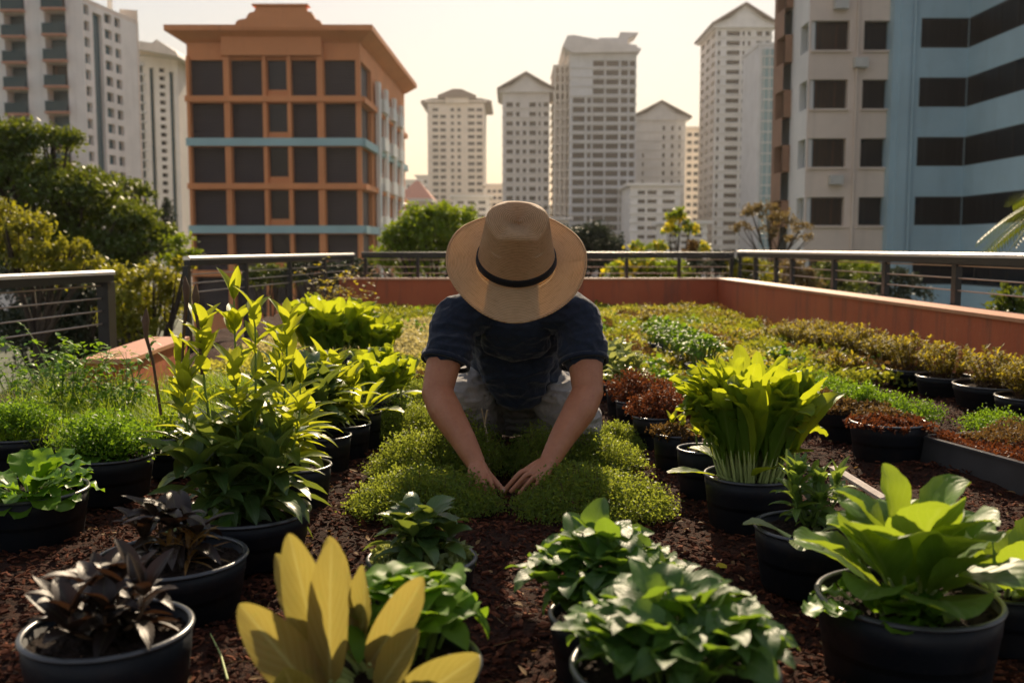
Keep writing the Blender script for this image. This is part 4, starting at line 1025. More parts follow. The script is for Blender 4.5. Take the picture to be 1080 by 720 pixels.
# brown buds standing above it
mb = MB(); 
for (x, y, z0, z1, lean) in ((-.16, .05, .30, .60, .02), (-.10, .02, .35, .58, -.01), (-.20, .0, .25, .52, -.03)):
    mb.tube([(x, y, z0), (x+lean*.5, y, (z0+z1)/2), (x+lean, y, z1-.07), (x+lean, y, z1-.03), (x+lean*.9, y, z1)], [.004, .0035, .005, .010, .002], 8)
o = part('seed_heads', mb, M['stem_b'], tall); o.location = (0, 0, zT)
potted(308, 74, 545, 498, (g_whorl, dict(h=.22, r=.2, stems=14, mat='yellowleaf', ll_=.16, lw=.042, per=13, droop=(.5, 1.5)), (-.07, .02)), 'yellow green plant with drooping lance leaves, pot just behind the tall yellow plant')
potted(338, 58, 505, 464, (g_whorl, dict(h=.27, r=.24, stems=13, mat='deepleaf', ll_=.17, lw=.05, per=13, droop=(.5, 1.5)), (-.08, .03)), 'glossy deep green long leaved plant, third pot back in the left row')
potted(361, 54, 490, 451, [(g_whorl, dict(h=.25, r=.19, stems=10, mat='yellowleaf', ll_=.15, lw=.05, per=11, droop=(.3, 1.3)), (-.06, .04))], 'plant with wide yellow leaves in the left row before the low lettuce')
potted(377, 46, 477, 437, (g_rosette, dict(h=.16, r=.18, n=16, mat='yellowleaf', lw=.06, up=75)), 'small plant with upright yellow green leaves beside the low lettuce in the left row')
potted(399, 62, 459, 424, [(g_romaine, dict(h=.26, r=.20, n=36, lw=.13, br=.5)), (g_rosette, dict(h=.14, r=.24, n=12, lw=.09, mat='romaine', up=60))], 'low spreading green lettuce left of the gardener', 'potted_lettuce', 'potted lettuce')
potted(430, 44, 421, 399, (g_sprigs, dict(h=.07, rx=.1, ry=.1, n=300, mat='mossb', size=.014, jag=.4)), "dark pot with brown stubble close to the gardener's bent elbow")
potted(346, 82, 408, 378, (g_romaine, dict(h=.40, r=.29, n=70, lw=.115, br=.5)), 'upright romaine lettuce with yellow lit tips, tallest lettuce on the left', 'potted_lettuce', 'potted lettuce')
potted(392, 66, 405, 378, (g_romaine, dict(h=.30, r=.24, n=46, lw=.1, br=.5)), 'smaller romaine lettuce behind, right beside the tall left romaine', 'potted_lettuce', 'potted lettuce')
# bottom centre
potted(392, 228, None, 748, [(g_stalky, dict(h=.13, r=.15, n=26, k=3, mat='fern', lw=.05, ll_=.07), (.04, .07)),
    (g_big_leaves, dict())], 'large pot with big golden yellow leaves over green basil at bottom centre', zr=.16)
potted(442, 118, 655, 606, [(g_whorl, dict(h=.11, r=.13, stems=8, mat='deepleaf', ll_=.11, lw=.045, per=10, droop=(.7, 1.7), e=(.1, 1.1))), (g_sprigs, dict(h=.04, rx=.1, ry=.1, n=160, mat='variegated', size=.02))], 'dark green plant with glossy drooping leaves in front of the left thyme')
potted(640, 118, 740, 668, (g_stalky, dict(h=.17, r=.175, n=56, k=3, mat='basil', lw=.05, ll_=.072, ruf=.06)), 'bushy basil with broad leaves, the one right below the front right thyme')
potted(718, 226, None, 752, (g_stalky, dict(h=.13, r=.19, n=62, k=3, mat='basil', lw=.052, ll_=.072, ruf=.06)), 'basil spilling over a wide pot rim at the bottom, nearest the camera', zr=.17)
# foreground, right
potted(972, 192, None, 664, [(g_rosette, dict(h=.235, r=.20, n=24, mat='broad', lw=.135, up=88, low=.3, ruf=.055, shape='spoon', bend=(.2, 1.5), bexp=2.2)), (g_curly, dict(h=.07, r=.12, n=18), (-.07, -.03))], 'big broad leaved lettuce in a black pot at the lower right corner', 'potted_lettuce', 'potted lettuce', zr=.17)
potted(1078, 96, 700, 636, (g_rosette, dict(h=.15, r=.17, n=14, mat='broad', lw=.12, up=80, low=.1, shape='spoon')), 'broad leaved lettuce in a black pot partly cut off by the right edge', 'potted_lettuce', 'potted lettuce')
potted(868, 128, 642, 573, [(g_whorl, dict(h=.15, r=.12, stems=7, mat='arugula', ll_=.09, lw=.022, per=16, span=.9, e=(.2, 1.3), droop=(.3, 1.5)), (.0, .04)), (g_rosette, dict(h=.04, r=.12, n=4, mat='variegated', lw=.05, up=40, low=.2), (-.05, -.06))], 'narrow leaved young greens in a black pot between the romaine and the broad lettuce')
potted(797, 98, 569, 511, [(g_romaine, dict(h=.39, r=.205, n=150, lw=.072, br=.42)), (g_rosette, dict(h=.2, r=.2, n=5, mat='romaine', lw=.06, up=50, low=.4), (-.03, -.03))], 'large dense romaine lettuce with sunlit yellow tips right of the gardener', 'potted_lettuce', 'potted lettuce')
# the row of small pots to the right of the gardener
row = [(745, 54, 531, 478, [(g_whorl, dict(h=.07, r=.07, stems=4, mat='yellowleaf', ll_=.06, lw=.02, per=5))], 'nearly bare pot with a few yellow seedlings beside the big romaine'),
       (718, 52, 505, 461, [(g_sprigs, dict(h=.06, rx=.075, ry=.075, n=240, mat='mossb', size=.014, jag=.4)), (g_whorl, dict(h=.06, r=.06, stems=3, mat='yellowleaf', ll_=.07, lw=.018, per=4))], 'pot of sparse brown and green stubble between the bare pot and the red plant'),
       (692, 45, 477, 442, [(g_sprigs, dict(h=.15, rx=.10, ry=.11, n=560, mat='moss', size=.014, jag=.45, dome=.7), (.045, .07))], 'rusty red mossy plant spilling from a pot, the nearer of two'),
       (669, 36, 455, 425, [(g_sprigs, dict(h=.19, rx=.10, ry=.12, n=560, mat='moss', size=.014, jag=.5, dome=.6), (.06, .09))], 'rusty red and brown upright mossy plant behind the nearer red one'),
       (656, 30, 441, 413, [(g_whorl, dict(h=.20, r=.16, stems=9, mat='variegated', ll_=.10, lw=.04, per=12, droop=(.4, 1.3)), (.02, .07))], "plant with cream edged leaves beside the gardener's sleeve, nearer one"),
       (644, 30, 426, 404, [(g_whorl, dict(h=.22, r=.18, stems=9, mat='variegated', ll_=.11, lw=.045, per=12, droop=(.4, 1.3)), (.02, .07))], "plant with cream edged leaves touching the gardener's elbow, farther one")]
for (cx, w, yb, yr, gn, lab) in row: potted(cx, w, yb, yr, gn, lab)
row = [(744, 38, 411, 386), (732, 36, 400, 378), (721, 35, 392, 372), (711, 34, 386, 367), (702, 34, 380, 363), (694, 33, 375, 359)]
nmz = ['nearest pot of bushy green herb in the second row behind the romaine', 'second pot of bushy green herb counting away behind the romaine', 'third pot of bushy green herb counting away behind the romaine', 'fourth pot of bushy green herb counting away behind the romaine', 'fifth pot of bushy green herb counting away behind the romaine', 'farthest pot of bushy green herb in the row behind the romaine']
for (cx, w, yb, yr), lab in zip(row, nmz):
    potted(cx, w, yb, yr, (g_stalky, dict(h=.19, r=.17, n=36, k=3, mat='fern', lw=.03, ll_=.045)), lab, group='green herb pots in the second row')
# right side
potted(944, 80, 494, 451, [(g_sprigs, dict(h=.05, rx=.14, ry=.14, n=420, mat='moss', size=.014, jag=.5)), (g_sprigs, dict(h=.06, rx=.1, ry=.06, n=120, mat='mossb', size=.013), (0, .08))], 'black pot with rusty red low moss beside the dark grey trough')
potted(900, 66, 470, 434, [(g_sprigs, dict(h=.07, rx=.15, ry=.13, n=420, mat='mossb', size=.014, jag=.5)), (g_feather, dict(h=.1, r=.1, n=30), (.08, .08))], 'black pot with brown moss partly behind the big romaine')
potted(846, 60, 452, 420, [(g_sprigs, dict(h=.08, rx=.14, ry=.13, n=400, mat='mossb', size=.014, jag=.5))], 'black pot with brown moss hidden just behind the big romaine')
gold = [(1056, 84, 437, 411), (1003, 60, 421, 400), (966, 50, 410, 392), (938, 48, 400, 384), (914, 44, 392, 377), (893, 42, 386, 372), (874, 40, 381, 368), (856, 38, 376, 364), (1100, 80, 452, 424), (839, 36, 372, 361)]
gl = ['golden green shrub nearest the right edge in the wall side row', 'golden green shrub second from the right edge in the wall side row', 'golden green shrub third from the right edge in the wall side row', 'golden green shrub fourth from the right edge in the wall side row', 'golden green shrub in the middle of the wall side row', 'golden green shrub sixth from the right edge in the wall side row', 'golden green shrub seventh from the right edge in the wall side row', 'small golden green shrub near the far end of the wall side row', 'golden green shrub half outside the right edge, nearest the camera in its row', 'farthest golden green shrub of the wall side row']
for (cx, w, yb, yr), lab in zip(gold, gl):
    d = PZ(cx, yb)[1]; s = d/4.3
    potted(cx, w, yb, yr, (g_shrub, dict(h=.19*U_(.9, 1.1), r=.165, n=80)), lab, group='golden shrubs in the row along the right wall')
# trough
label = 'dark grey rectangular trough filled with reddish brown moss at the right'
a = PZ(969, 490)[:2]; b = PZ(1080, 525)[:2]; dd = (b-a)/np.linalg.norm(b-a); nn_ = np.array([-dd[1], dd[0]]); b = a+dd*1.05; TW = .42; hT = PY(969, 461, a[1])[2]
t = thing('plant_trough', label, 'planter trough', (a[0], a[1], 0), math.atan2(dd[1], dd[0]))
mb = MB(); L_ = 1.05
for lo, hi in (((0, 0, 0), (L_, .012, hT)), ((0, TW-.012, 0), (L_, TW, hT)), ((0, .0121, 0), (.012, TW-.0121, hT-.001)), ((L_-.012, .0121, 0), (L_, TW-.0121, hT-.001)), ((.0121, .0121, 0), (L_-.0121, TW-.0121, hT-.03))): mb.box(lo, hi)
p = part('trough', mb, M['tray'], t, False)
mb = MB()
for lo, hi in (((-.006, -.006, hT+.0005), (L_+.006, .016, hT+.009)), ((-.006, TW-.016, hT+.0005), (L_+.006, TW+.006, hT+.009)), ((-.006, .0161, hT+.0005), (.016, TW-.0161, hT+.009)), ((L_-.016, .0161, hT+.0005), (L_+.006, TW-.0161, hT+.009))): mb.box(lo, hi)
part('rim', mb, M['rim'], p, False)
mb = MB(); n = 700; chips(mb, np.stack([U_(.02, L_-.02, n), U_(.02, TW-.02, n), U_(hT-.026, hT-.008, n)], 1), .014); part('soil', mb, M['soil'], t, False)
for nm, (n, mt, x0, x1, y0, y1, hh) in {'moss': (1500, 'moss', .02, L_-.02, .03, TW*.75, .05), 'brown_moss': (1300, 'mossb', .02, L_-.02, .14, TW, .09)}.items():
    lf = MB(); b_ = np.stack([U_(x0, x1, n), U_(y0, y1, n), np.zeros(n)], 1); hgt = hh*U_(.2, 1, (n, 12))*(.7+.3*np.sin(b_[:, 0]*15+b_[:, 1]*20))[:, None]
    P = b_[:, None]+rng.normal(0, .009, (n, 12, 3))*[1, 1, 0]; P[..., 2] = hT-.02+hgt; lf.scatter(P.reshape(-1, 3), .013, .55); part(nm, lf, M[mt], t, False)
c = PZ(212, 566); t = thing('seedling', 'low plant with round scalloped leaves on the mulch before the tall plant', 'plant', (c[0], c[1], 0))
for nm, mb, mt in g_rosette(.06, .085, 11, 'broad', .052, .15, .06, 'round', 65, bend=(.4, 1.2)): part(nm, mb, mt, t)
# tray of young grass at the left
c = np.array([-1.44, 3.72, 0]); t = thing('grass_tray', 'wide shallow tray of fine young grass at the left below the railing', 'seed tray', (c[0], c[1]+.02, 0), .12)
mb = MB(); mb.box((-.46, -.24, 0), (.46, .24, .085)); p = part('tray', mb, M['pot'], t, False)
mb = MB()
for lo, hi in (((-.47, -.25, .0855), (.47, -.235, .094)), ((-.47, .235, .0855), (.47, .25, .094)), ((-.47, -.2349, .0855), (-.455, .2349, .094)), ((.455, -.2349, .0855), (.47, .2349, .094))): mb.box(lo, hi)
part('rim', mb, M['rim'], p, False)
for nm, mb, mt in g_grass(.47, .26, .17, 8000): o = part('grass', mb, mt, t); o.location = (0, 0, .086)
t = thing('grass_clump', 'overgrown clump of wild grass against the near end of the left terracotta wall', 'grass', (-1.80, 4.28, 0))
for nm, mb, mt in g_grass(.34, .2, .34, 4200): part('blades', mb, mt, t)
c = PZ(250, 420, .1); t = thing('grass_tray', 'smaller tray of fine grass behind the tall yellow plant', 'seed tray', (c[0], c[1]+.3, 0), .05)
mb = MB(); mb.box((-.4, -.22, 0), (.4, .22, .085)); part('tray', mb, M['pot'], t, False)
for nm, mb, mt in g_grass(.42, .24, .15, 5000): o = part('grass', mb, mt, t); o.location = (0, 0, .086)
# tangled vine at the left edge
c = PZ(35, 445, 0); t = thing('vine_plant', 'tangled thin vine with small round leaves at the far left edge', 'plant', (c[0]-.08, c[1]+.15, 0))
st = MB(); lf = MB()
for i in range(46):
    az = U_(0, 6.28); e = np.array([math.cos(az)*U_(.05, .30)+.05, math.sin(az)*U_(.05, .2), U_(.15, .48)]); b = np.array([U_(-.12, .15), U_(-.1, .1), 0])
    s = np.linspace(0, 1, 9); P = b+np.outer(s, e)+np.outer(np.sin(s*3.1), [rng.normal(0, .07), rng.normal(0, .05), .05])+np.outer(s**3, [0, 0, -U_(0, .15)])
    st.tube(P, np.linspace(.003, .0011, 9), 5); k = rng.integers(2, 9, 16)
    a2 = U_(0, 6.28, 16); lf.leaves(P[k]+rng.normal(0, .012, (16, 3)), pol(a2, U_(-.3, .8, 16)), hside(a2), .034*U_(.6, 1.4, 16), .024, .6, .2, 'ovate', 4)
part('stems', st, M['stem_g'], t); part('leaves', lf, M['curly'], t)
c = PZ(352, 350, 0); t = thing('vine_plant', 'dry twiggy plant with small leaves beside the back left railing', 'plant', (-1.45, 8.2, 0))
st = MB(); lf = MB()
for i in range(40):
    az = U_(0, 6.28); e = np.array([math.cos(az)*U_(.05, .35), math.sin(az)*.2, U_(.3, .68)]); s = np.linspace(0, 1, 6); P = np.outer(s, e)+np.outer(np.sin(s*3), [rng.normal(0, .07), 0, 0])
    st.tube(P, np.linspace(.005, .0015, 6), 4); k = rng.integers(2, 6, 14); a2 = U_(0, 6.28, 14); lf.leaves(P[k]+rng.normal(0, .03, (14, 3)), pol(a2, U_(-.3, .8, 14)), hside(a2), .05, .03, .6, .2, 'ovate', 3)
part('stems', st, M['stem_b'], t); part('leaves', lf, M['gold'], t)

t = thing('vine_plant', 'bushy tangle of thin green stems hiding the near end of the left wall', 'plant', (-1.66, 4.05, 0))
st = MB(); lf = MB()
for i in range(44):
    az = U_(0, 6.28); e = np.array([math.cos(az)*U_(.05, .22), math.sin(az)*U_(.05, .14), U_(.2, .42)]); b = np.array([U_(-.22, .16), U_(-.08, .08), 0])
    s = np.linspace(0, 1, 8); P = b+np.outer(s, e)+np.outer(np.sin(s*3.1), [rng.normal(0, .05), rng.normal(0, .04), .04]); st.tube(P, np.linspace(.003, .001, 8), 4); k = rng.integers(2, 8, 20)
    a2 = U_(0, 6.28, 20); lf.leaves(P[k]+rng.normal(0, .012, (20, 3)), pol(a2, U_(-.3, .9, 20)), hside(a2), .036*U_(.6, 1.4, 20), .02, .6, .2, 'ovate', 4)
part('stems', st, M['stem_g'], t); part('leaves', lf, M['fern'], t)

# ---- thyme cushions where the gardener works
th = [(447, 158, 553, 484, .17, 'sunlit thyme cushion in front of the left hand, nearest on the left', .46), (628, 166, 558, 484, .18, 'largest thyme cushion, in front of the right hand', .5),
      (446, 104, 512, 452, .14, 'yellow lit thyme cushion behind the left forearm on the outer side', .3), (487, 78, 508, 446, .13, 'dark green thyme cushion between the left forearm and the dark gap', .3),
      (576, 68, 506, 455, .12, 'dark green thyme cushion just right of the dark gap below the knees', .3), (634, 84, 505, 452, .14, 'yellow lit thyme cushion below the right knee', .3),
      (436, 86, 470, 418, .12, "sunlit thyme cushion at the outside of the gardener's left elbow", .3), (446, 60, 437, 396, .1, 'small sunlit thyme cushion farthest back beside the black pots', .3),
      (655, 50, 478, 442, .12, 'small thyme cushion between the knee and the row of small pots', .2)]
for (cx, w, yb, yt, ry, lab, _) in th:
    label_ok(lab); d = PZ(cx, yb)[1]+ry; rx = w/2/F*d; h = PY(cx, yt+4, d)[2]
    t = thing('thyme_cushion', lab, 'herb cushion', (XD(cx, d), d, 0), 0, 'thyme cushions around the gardener')
    for nm, mb, mt in g_sprigs(h*(1.16 if yb > 540 else 1.6 if lab.startswith('dark') else 1.3), rx*.84, ry*.92, int(9000*rx*ry*2.4)+500, 'thyme', .0095, 15, .85, .27): part(nm, mb, mt, t, False)

# ---- back bed: uncountable ground cover, by colour patches
def bed(n):
    y = 4.9+6.9*U_(0, 1, n)**.8; x = U_(-1.85, 2.42, n)
    return x, y
x, y = bed(60000)
keep = ~((np.abs(x-.02) < .5) & (y < 5.2)) & ~((x < 2.42) & (x > 1.3) & (y < 5.6)) & ~((x > .75) & (x < 1.7) & (y < 5.3)) & ~((x < -.35) & (y < 5.6))
x, y = x[keep], y[keep]
f1 = np.sin(x*2.1+1.7*np.sin(y*.9))+np.sin(y*1.9+1.1*np.sin(x*1.3)); f2 = np.sin(x*3.7+2.3)*np.sin(y*2.4+x)
left = x < -.1
hgt = .07+.04*(f2+1)/2+.045*np.sin(x*13+y*5)*np.sin(y*11)
hgt *= np.where(y > 10.5, 1.15, 1)
cat = np.where(left, np.where((y > 6.6) & (y < 9.6), 2, np.where(y < 6.6, 1, 0)), np.where(f2*.9+.35*np.sin(x*7+y*3) > .5, 3, np.where(f1 > .75, 1, 0)))
names = [('cover_g', 'mixed low green ground cover filling the back of the bed'), ('cover_y', 'yellow green ground cover lit by the sun in the back bed'), ('cover_c', 'pale cream flowering ground cover at the back left of the bed'), ('mossb', 'reddish brown patches of ground cover in the back right bed')]
for k in range(4):
    m_ = cat == k; B = np.stack([x[m_], y[m_], np.zeros(m_.sum())], 1); n = len(B); per = 4
    kk = U_(.4, 1.0, (n, per)); P = B[:, None]+np.array([0, 0, 1.0])*(hgt[m_][:, None]*kk)[..., None]+rng.normal(0, .022, (n, per, 3))*[1, 1, .5]
    lf = MB(); lf.scatter(P.reshape(-1, 3), .034 if k != 2 else .03, .6, .1)
    struct('ground_cover', lf, M[names[k][0]], False, 'stuff', 'ground cover', names[k][1])
# individual clumps standing in it (built once per kind, then copied)
kinds = [('leafy green seedling clump standing in the back bed', g_stalky(.13, .13, 18, 3, 'fern', .03, .05), 'leafy seedling clumps in the back bed'),
         ('brown mossy clump standing in the back bed', g_sprigs(.11, .14, .14, 260, 'mossb', .022, 10), 'brown mossy clumps in the back bed'),
         ('golden green shrubby clump standing in the back bed', g_shrub(.15, .15, 40, 'gold', .045, .014, 12), 'golden shrubby clumps in the back bed'),
         ('bright yellow green rosette in the back left bed', g_rosette(.11, .15, 16, 'yellowleaf', .055), 'yellow rosettes in the back left bed')]
kinds.append(('pale cream tufted clump in the back left bed', g_sprigs(.13, .15, .15, 220, 'cover_c', .026, 10), 'cream tufted clumps in the back left bed'))
protos = []
for lab, parts_, grp in kinds:
    t = thing('bed_clump', lab, 'plant', (0, 0, 0), 0, grp)
    for nm, mb, mt in parts_: part(nm, mb, mt, t)
    protos.append([t, False])
def place(k, x, y, rz, s):
    t, used = protos[k]
    o = t if not used else copy_tree(t); protos[k][1] = True
    o.location = (x, y, 0); o.rotation_euler = (0, 0, rz); o.scale = (s, s, s)
for r_ in range(11):
    yy_ = 5.5+r_*.55+r_*r_*.01
    for c_ in range(9):
        x = .62+c_*.235+rng.normal(0, .03); y = yy_+rng.normal(0, .06)
        if x > 2.4 or (x > 1.75 and y < 5.9): continue
        k = rng.choice([0, 1, 2], p=[.55, .2, .25]) if x < 1.6 else rng.choice([0, 1, 2], p=[.3, .2, .5])
        place(int(k), x, y, U_(0, 6.28), U_(.8, 1.15))
for r_ in range(9):
    for c_ in range(7):
        x = -.35-c_*.23+rng.normal(0, .04); y = 5.8+r_*.62+rng.normal(0, .08)
        if x < -1.85: continue
        place((4 if 6.9 < y < 9.5 else 3) if y < 8 or rng.random() < .5 else 0, x, y, U_(0, 6.28), U_(.8, 1.2))
# feathery green strip between the moss pots and the golden shrubs
for k, (cx, yb) in enumerate([(890, 428), (915, 436), (945, 447), (975, 455), (1066, 470), (1095, 480), (868, 420)]):
    c = PZ(cx, yb); t = thing('fern_clump', ['light green feathery clump closest to the big romaine', 'light green feathery clump behind the pot with brown moss', 'light green feathery clump behind the pot with red moss', 'light green feathery clump behind the corner of the grey trough', 'light green feathery clump rising behind the trough near the right edge', 'light green feathery clump behind the trough cut by the right edge', 'light green feathery clump mostly hidden behind the big romaine'][k], 'plant', (c[0], c[1]+.15, 0), k, 'feathery clumps before the golden shrub row')
    for nm, mb, mt in g_feather(.13, .15, 70, 'fern', .012, 30): part(nm, mb, mt, t)

# dead leaves, straw and bits of bark lying about (uncountable)
lt = MB(); n = 900; y_ = 1.1+3.6*U_(0, 1, n); x_ = np.clip(U_(-1, 1, n)*y_*.55, -1.7, 2.5); a_ = U_(0, 6.28, n)
lt.leaves(np.stack([x_, y_, np.full(n, .012)], 1), pol(a_, U_(-.1, .4, n)), hside(a_)+np.stack([np.zeros(n), np.zeros(n), rng.normal(0, .4, n)], 1), U_(.012, .035, n), U_(.004, .016, n), U_(-.8, 1.2, n), .3, 'ovate', 4)
for i in range(160):
    y0 = 1.1+3.4*random.random(); x0 = random.uniform(-1, 1)*y0*.55; a0 = random.uniform(0, 6.28); l0 = random.uniform(.03, .09); lt.tube([(x0, y0, .012), (x0+math.cos(a0)*l0*.5, y0+math.sin(a0)*l0*.5, .02), (x0+math.cos(a0+.3)*l0, y0+math.sin(a0+.3)*l0, .012)], .0011, 4)
struct('leaf_litter', lt, leafmat('dead_leaf', (.10, .05, .02), (.36, .22, .09), (.4, .22, .06), .2, .7, .2, spec=.2), False, 'stuff', 'litter', 'dry leaves and straw scattered over the bark mulch')

# ---- small things on the mulch
c = PZ(907, 510, .1); mb = MB(); P = [PZ(878, 494, .16), PZ(898, 505, .14), PZ(932, 527, .10)]
t0_ = np.array(P[0]); d_ = np.array(P[2])-t0_; 
mb.obox((0, 0), d_[:2], .035, (0, d_[2]), (.008, d_[2]+.008))
o = link('plant_label', mb.mesh('plant_label', simple('weathered_white', (.62, .52, .44), .6, .2, 30, .2, 90), False), None, t0_); tag(o, 'bare weathered white marker strip lying beyond the young greens pot', 'plant marker')
mb = MB(); c = PZ(755, 597, .012); mb.leaves([(0, 0, 0)], [(1, .1, .05)], [(-.1, 1, .3)], .042, .022, .5, .3, 'ovate', 6, (-1, -.5, 0, .5, 1)); o = link('fallen_leaf', mb.mesh('fallen_leaf', M['flower']), None, c); tag(o, 'small fallen yellow leaf on the mulch by the basil', 'leaf')
for P, lab in (([PZ(345, 520, .012), PZ(335, 524, .03), PZ(352, 516, .04)], 'short pale twig lying on mulch near the left row of pots'), ([PZ(812, 604, .01), PZ(803, 596, .02), PZ(812, 590, .035)], 'small bent pale twig beside the young greens pot'), ([PZ(240, 716, .02), PZ(233, 690, .02), PZ(222, 668, .03)], 'long pale straw lying on mulch at bottom left')):
    mb = MB(); P = np.array(P); mb.tube(P-P[0], [.0022, .002, .0012], 6); o = link('twig', mb.mesh('twig', M['stem_w'])); o.location = tuple(P[0]); tag(o, lab, 'twig')
P = np.array([PZ(516, 505, 0), PY(515, 470, 3.5), PY(511, 446, 3.52), PY(514, 432, 3.5)]); mb = MB(); mb.tube(P-P[0], [.005, .0045, .004, .003], 7); mb.tube([P[2]-P[0], PY(508, 431, 3.5)-P[0]], [.003, .002], 6)
o = link('garden_stick', mb.mesh('garden_stick', simple('cut_wood', (.5, .4, .26), .7, .2, 20))); o.location = tuple(P[0]); tag(o, "forked pale stick standing upright between the gardener's knees", 'stick')
# ================================================================== THE GARDENER
from mathutils import noise as mn
def blob_tube(mb, P, ra, rb=None, side=(1, 0, 0), seg=20, cap=5):
    """closed tube with rounded ends; ra along `side`, rb across it"""
    P = np.asarray(P, float); ra = np.asarray(ra, float)*np.ones(len(P)); rb = ra if rb is None else np.asarray(rb, float)*np.ones(len(P))
    # resample smoothly (Catmull-Rom)
    n = len(P); S = 6; Q = []; A = []; B = []
    ext = np.vstack([2*P[0]-P[1], P, 2*P[-1]-P[-2]])
    for i in range(n-1):
        p0, p1, p2, p3 = ext[i:i+4]
        for k in range(S):
            t = k/S; Q.append(.5*((2*p1)+(p2-p0)*t+(2*p0-5*p1+4*p2-p3)*t*t+(3*p1-p0-3*p2+p3)*t**3)); A.append(ra[i]*(1-t)+ra[i+1]*t); B.append(rb[i]*(1-t)+rb[i+1]*t)
    Q.append(P[-1]); A.append(ra[-1]); B.append(rb[-1]); Q = np.array(Q); A = np.array(A); B = np.array(B)
    T = np.gradient(Q, axis=0); T /= np.linalg.norm(T, axis=1)[:, None]
    rings = []
    def ring(c, t, a, b):
        s = np.array(side, float); s = s-t*np.dot(s, t); s /= np.linalg.norm(s); u = np.cross(t, s); an = np.linspace(0, 2*math.pi, seg, endpoint=False)
        return c+a*np.outer(np.cos(an), s)+b*np.outer(np.sin(an), u)
    for k in range(cap, 0, -1):
        f = math.pi/2*k/cap*.98; rings.append(ring(Q[0]-T[0]*min(A[0], B[0])*math.sin(f), T[0], A[0]*math.cos(f), B[0]*math.cos(f)))
    for i in range(len(Q)): rings.append(ring(Q[i], T[i], A[i], B[i]))
    for k in range(1, cap+1):
        f = math.pi/2*k/cap*.98; rings.append(ring(Q[-1]+T[-1]*min(A[-1], B[-1])*math.sin(f), T[-1], A[-1]*math.cos(f), B[-1]*math.cos(f)))
    V = np.concatenate(rings); m = len(rings)
    Fc = [(i*seg+k, i*seg+(k+1) % seg, (i+1)*seg+(k+1) % seg, (i+1)*seg+k) for i in range(m-1) for k in range(seg)]
    mb.add(V, Fc)
    for i, o in ((0, True), (m-1, False)):
        VV = np.vstack([V[i*seg:(i+1)*seg], V[i*seg:(i+1)*seg].mean(0)]); mb.add(VV, [((k+1) % seg, k, seg, seg) if o else (k, (k+1) % seg, seg, seg) for k in range(seg)])
def ball(mb, c, r, ax=None):
    r = np.asarray(r, float)*np.ones(3); th = np.linspace(0, math.pi, 13); ph = np.linspace(0, 2*math.pi, 20, endpoint=False)
    V = np.array([[math.sin(t)*math.cos(p)*r[0], math.sin(t)*math.sin(p)*r[1], math.cos(t)*r[2]] for t in th for p in ph])
    if ax is not None: V = V@np.array(ax)      # rows of ax: world axes of local x,y,z
    mb.add(V+np.asarray(c), [(i*20+k, (i+1)*20+k, (i+1)*20+(k+1) % 20, i*20+(k+1) % 20) for i in range(12) for k in range(20)])
def solidify(mb, name, mat, voxel, smooth=4, disp=None, fac=.5):
    me = mb.mesh(name+'_src', None); o = bpy.data.objects.new('tmp', me); COL.objects.link(o)
    r_ = o.modifiers.new('r', 'REMESH'); r_.mode = 'VOXEL'; r_.voxel_size = voxel; r_.use_smooth_shade = True
    if smooth: s_ = o.modifiers.new('s', 'SMOOTH'); s_.factor = fac; s_.iterations = smooth
    dg = bpy.context.evaluated_depsgraph_get(); m2 = bpy.data.meshes.new_from_object(o.evaluated_get(dg)); bpy.data.objects.remove(o)
    m2.name = name; n = len(m2.vertices)
    if disp:
        co = np.zeros(n*3); m2.vertices.foreach_get('co', co); no = np.zeros(n*3); m2.vertices.foreach_get('normal', no); co = co.reshape(-1, 3); no = no.reshape(-1, 3)
        co = co+no*disp(co)[:, None]; m2.vertices.foreach_set('co', co.ravel())
    m2.polygons.foreach_set('use_smooth', np.ones(len(m2.polygons), bool)); m2.update(); m2.materials.clear(); m2.materials.append(mat); return m2
def wr(co, sc, amp, off=0):
    sc = np.asarray(sc)*np.ones(3); q_ = co*sc+off
    return np.array([amp*(1-2*abs(mn.noise(Vector(p)))-.3) for p in q_])
OX = .012
pel = PY(545, 396, 3.86)
SL, EL, WL = PY(483, 336, 3.42), PY(461, 413, 3.30), PY(501, 487, 3.13)
SR, ER, WR = PY(609, 336, 3.42), PY(620, 413, 3.30), PY(580, 485, 3.13)
TA = R(43); ax_u = np.array([0, -math.sin(TA), math.cos(TA)]); ax_f = np.array([0, -math.cos(TA), -math.sin(TA)]); ax_r = np.array([1., 0, 0])
hatO = PY(544.5, 276, 3.09)
hc = hatO-ax_u*.055-ax_f*.005
root = thing('person', 'gardener in wide straw hat and navy shirt kneeling with both hands in the thyme', 'person', (OX, 3.75, 0))
RO = np.array([OX, 3.75, 0])
b = MB()
Ax = np.array([ax_r, ax_f, ax_u])
ball(b, hc+ax_u*.025-ax_f*.012, (.076, .094, .09), Ax); ball(b, hc-ax_u*.03+ax_f*.012, (.066, .078, .085), Ax)
ball(b, hc-ax_u*.095+ax_f*.045, (.042, .036, .032), Ax); ball(b, hc-ax_u*.06+ax_f*.05, (.05, .042, .045), Ax)
blob_tube(b, [hc+ax_f*.088-ax_u*.0, hc+ax_f*.104-ax_u*.035, hc+ax_f*.092-ax_u*.045], [.009, .014, .012])
blob_tube(b, [hc+ax_f*.088-ax_u*.068-ax_r*.02, hc+ax_f*.097-ax_u*.068, hc+ax_f*.088-ax_u*.068+ax_r*.02], [.006, .008, .006], side=(0, 0, 1))
for s in (-1, 1):
    ball(b, hc+ax_r*s*.078-ax_u*.02-ax_f*.008, (.01, .02, .032), Ax); ball(b, hc+ax_r*s*.031+ax_f*.084+ax_u*.004, (.015, .009, .008), Ax)
nb = PY(545, 318, 3.44)
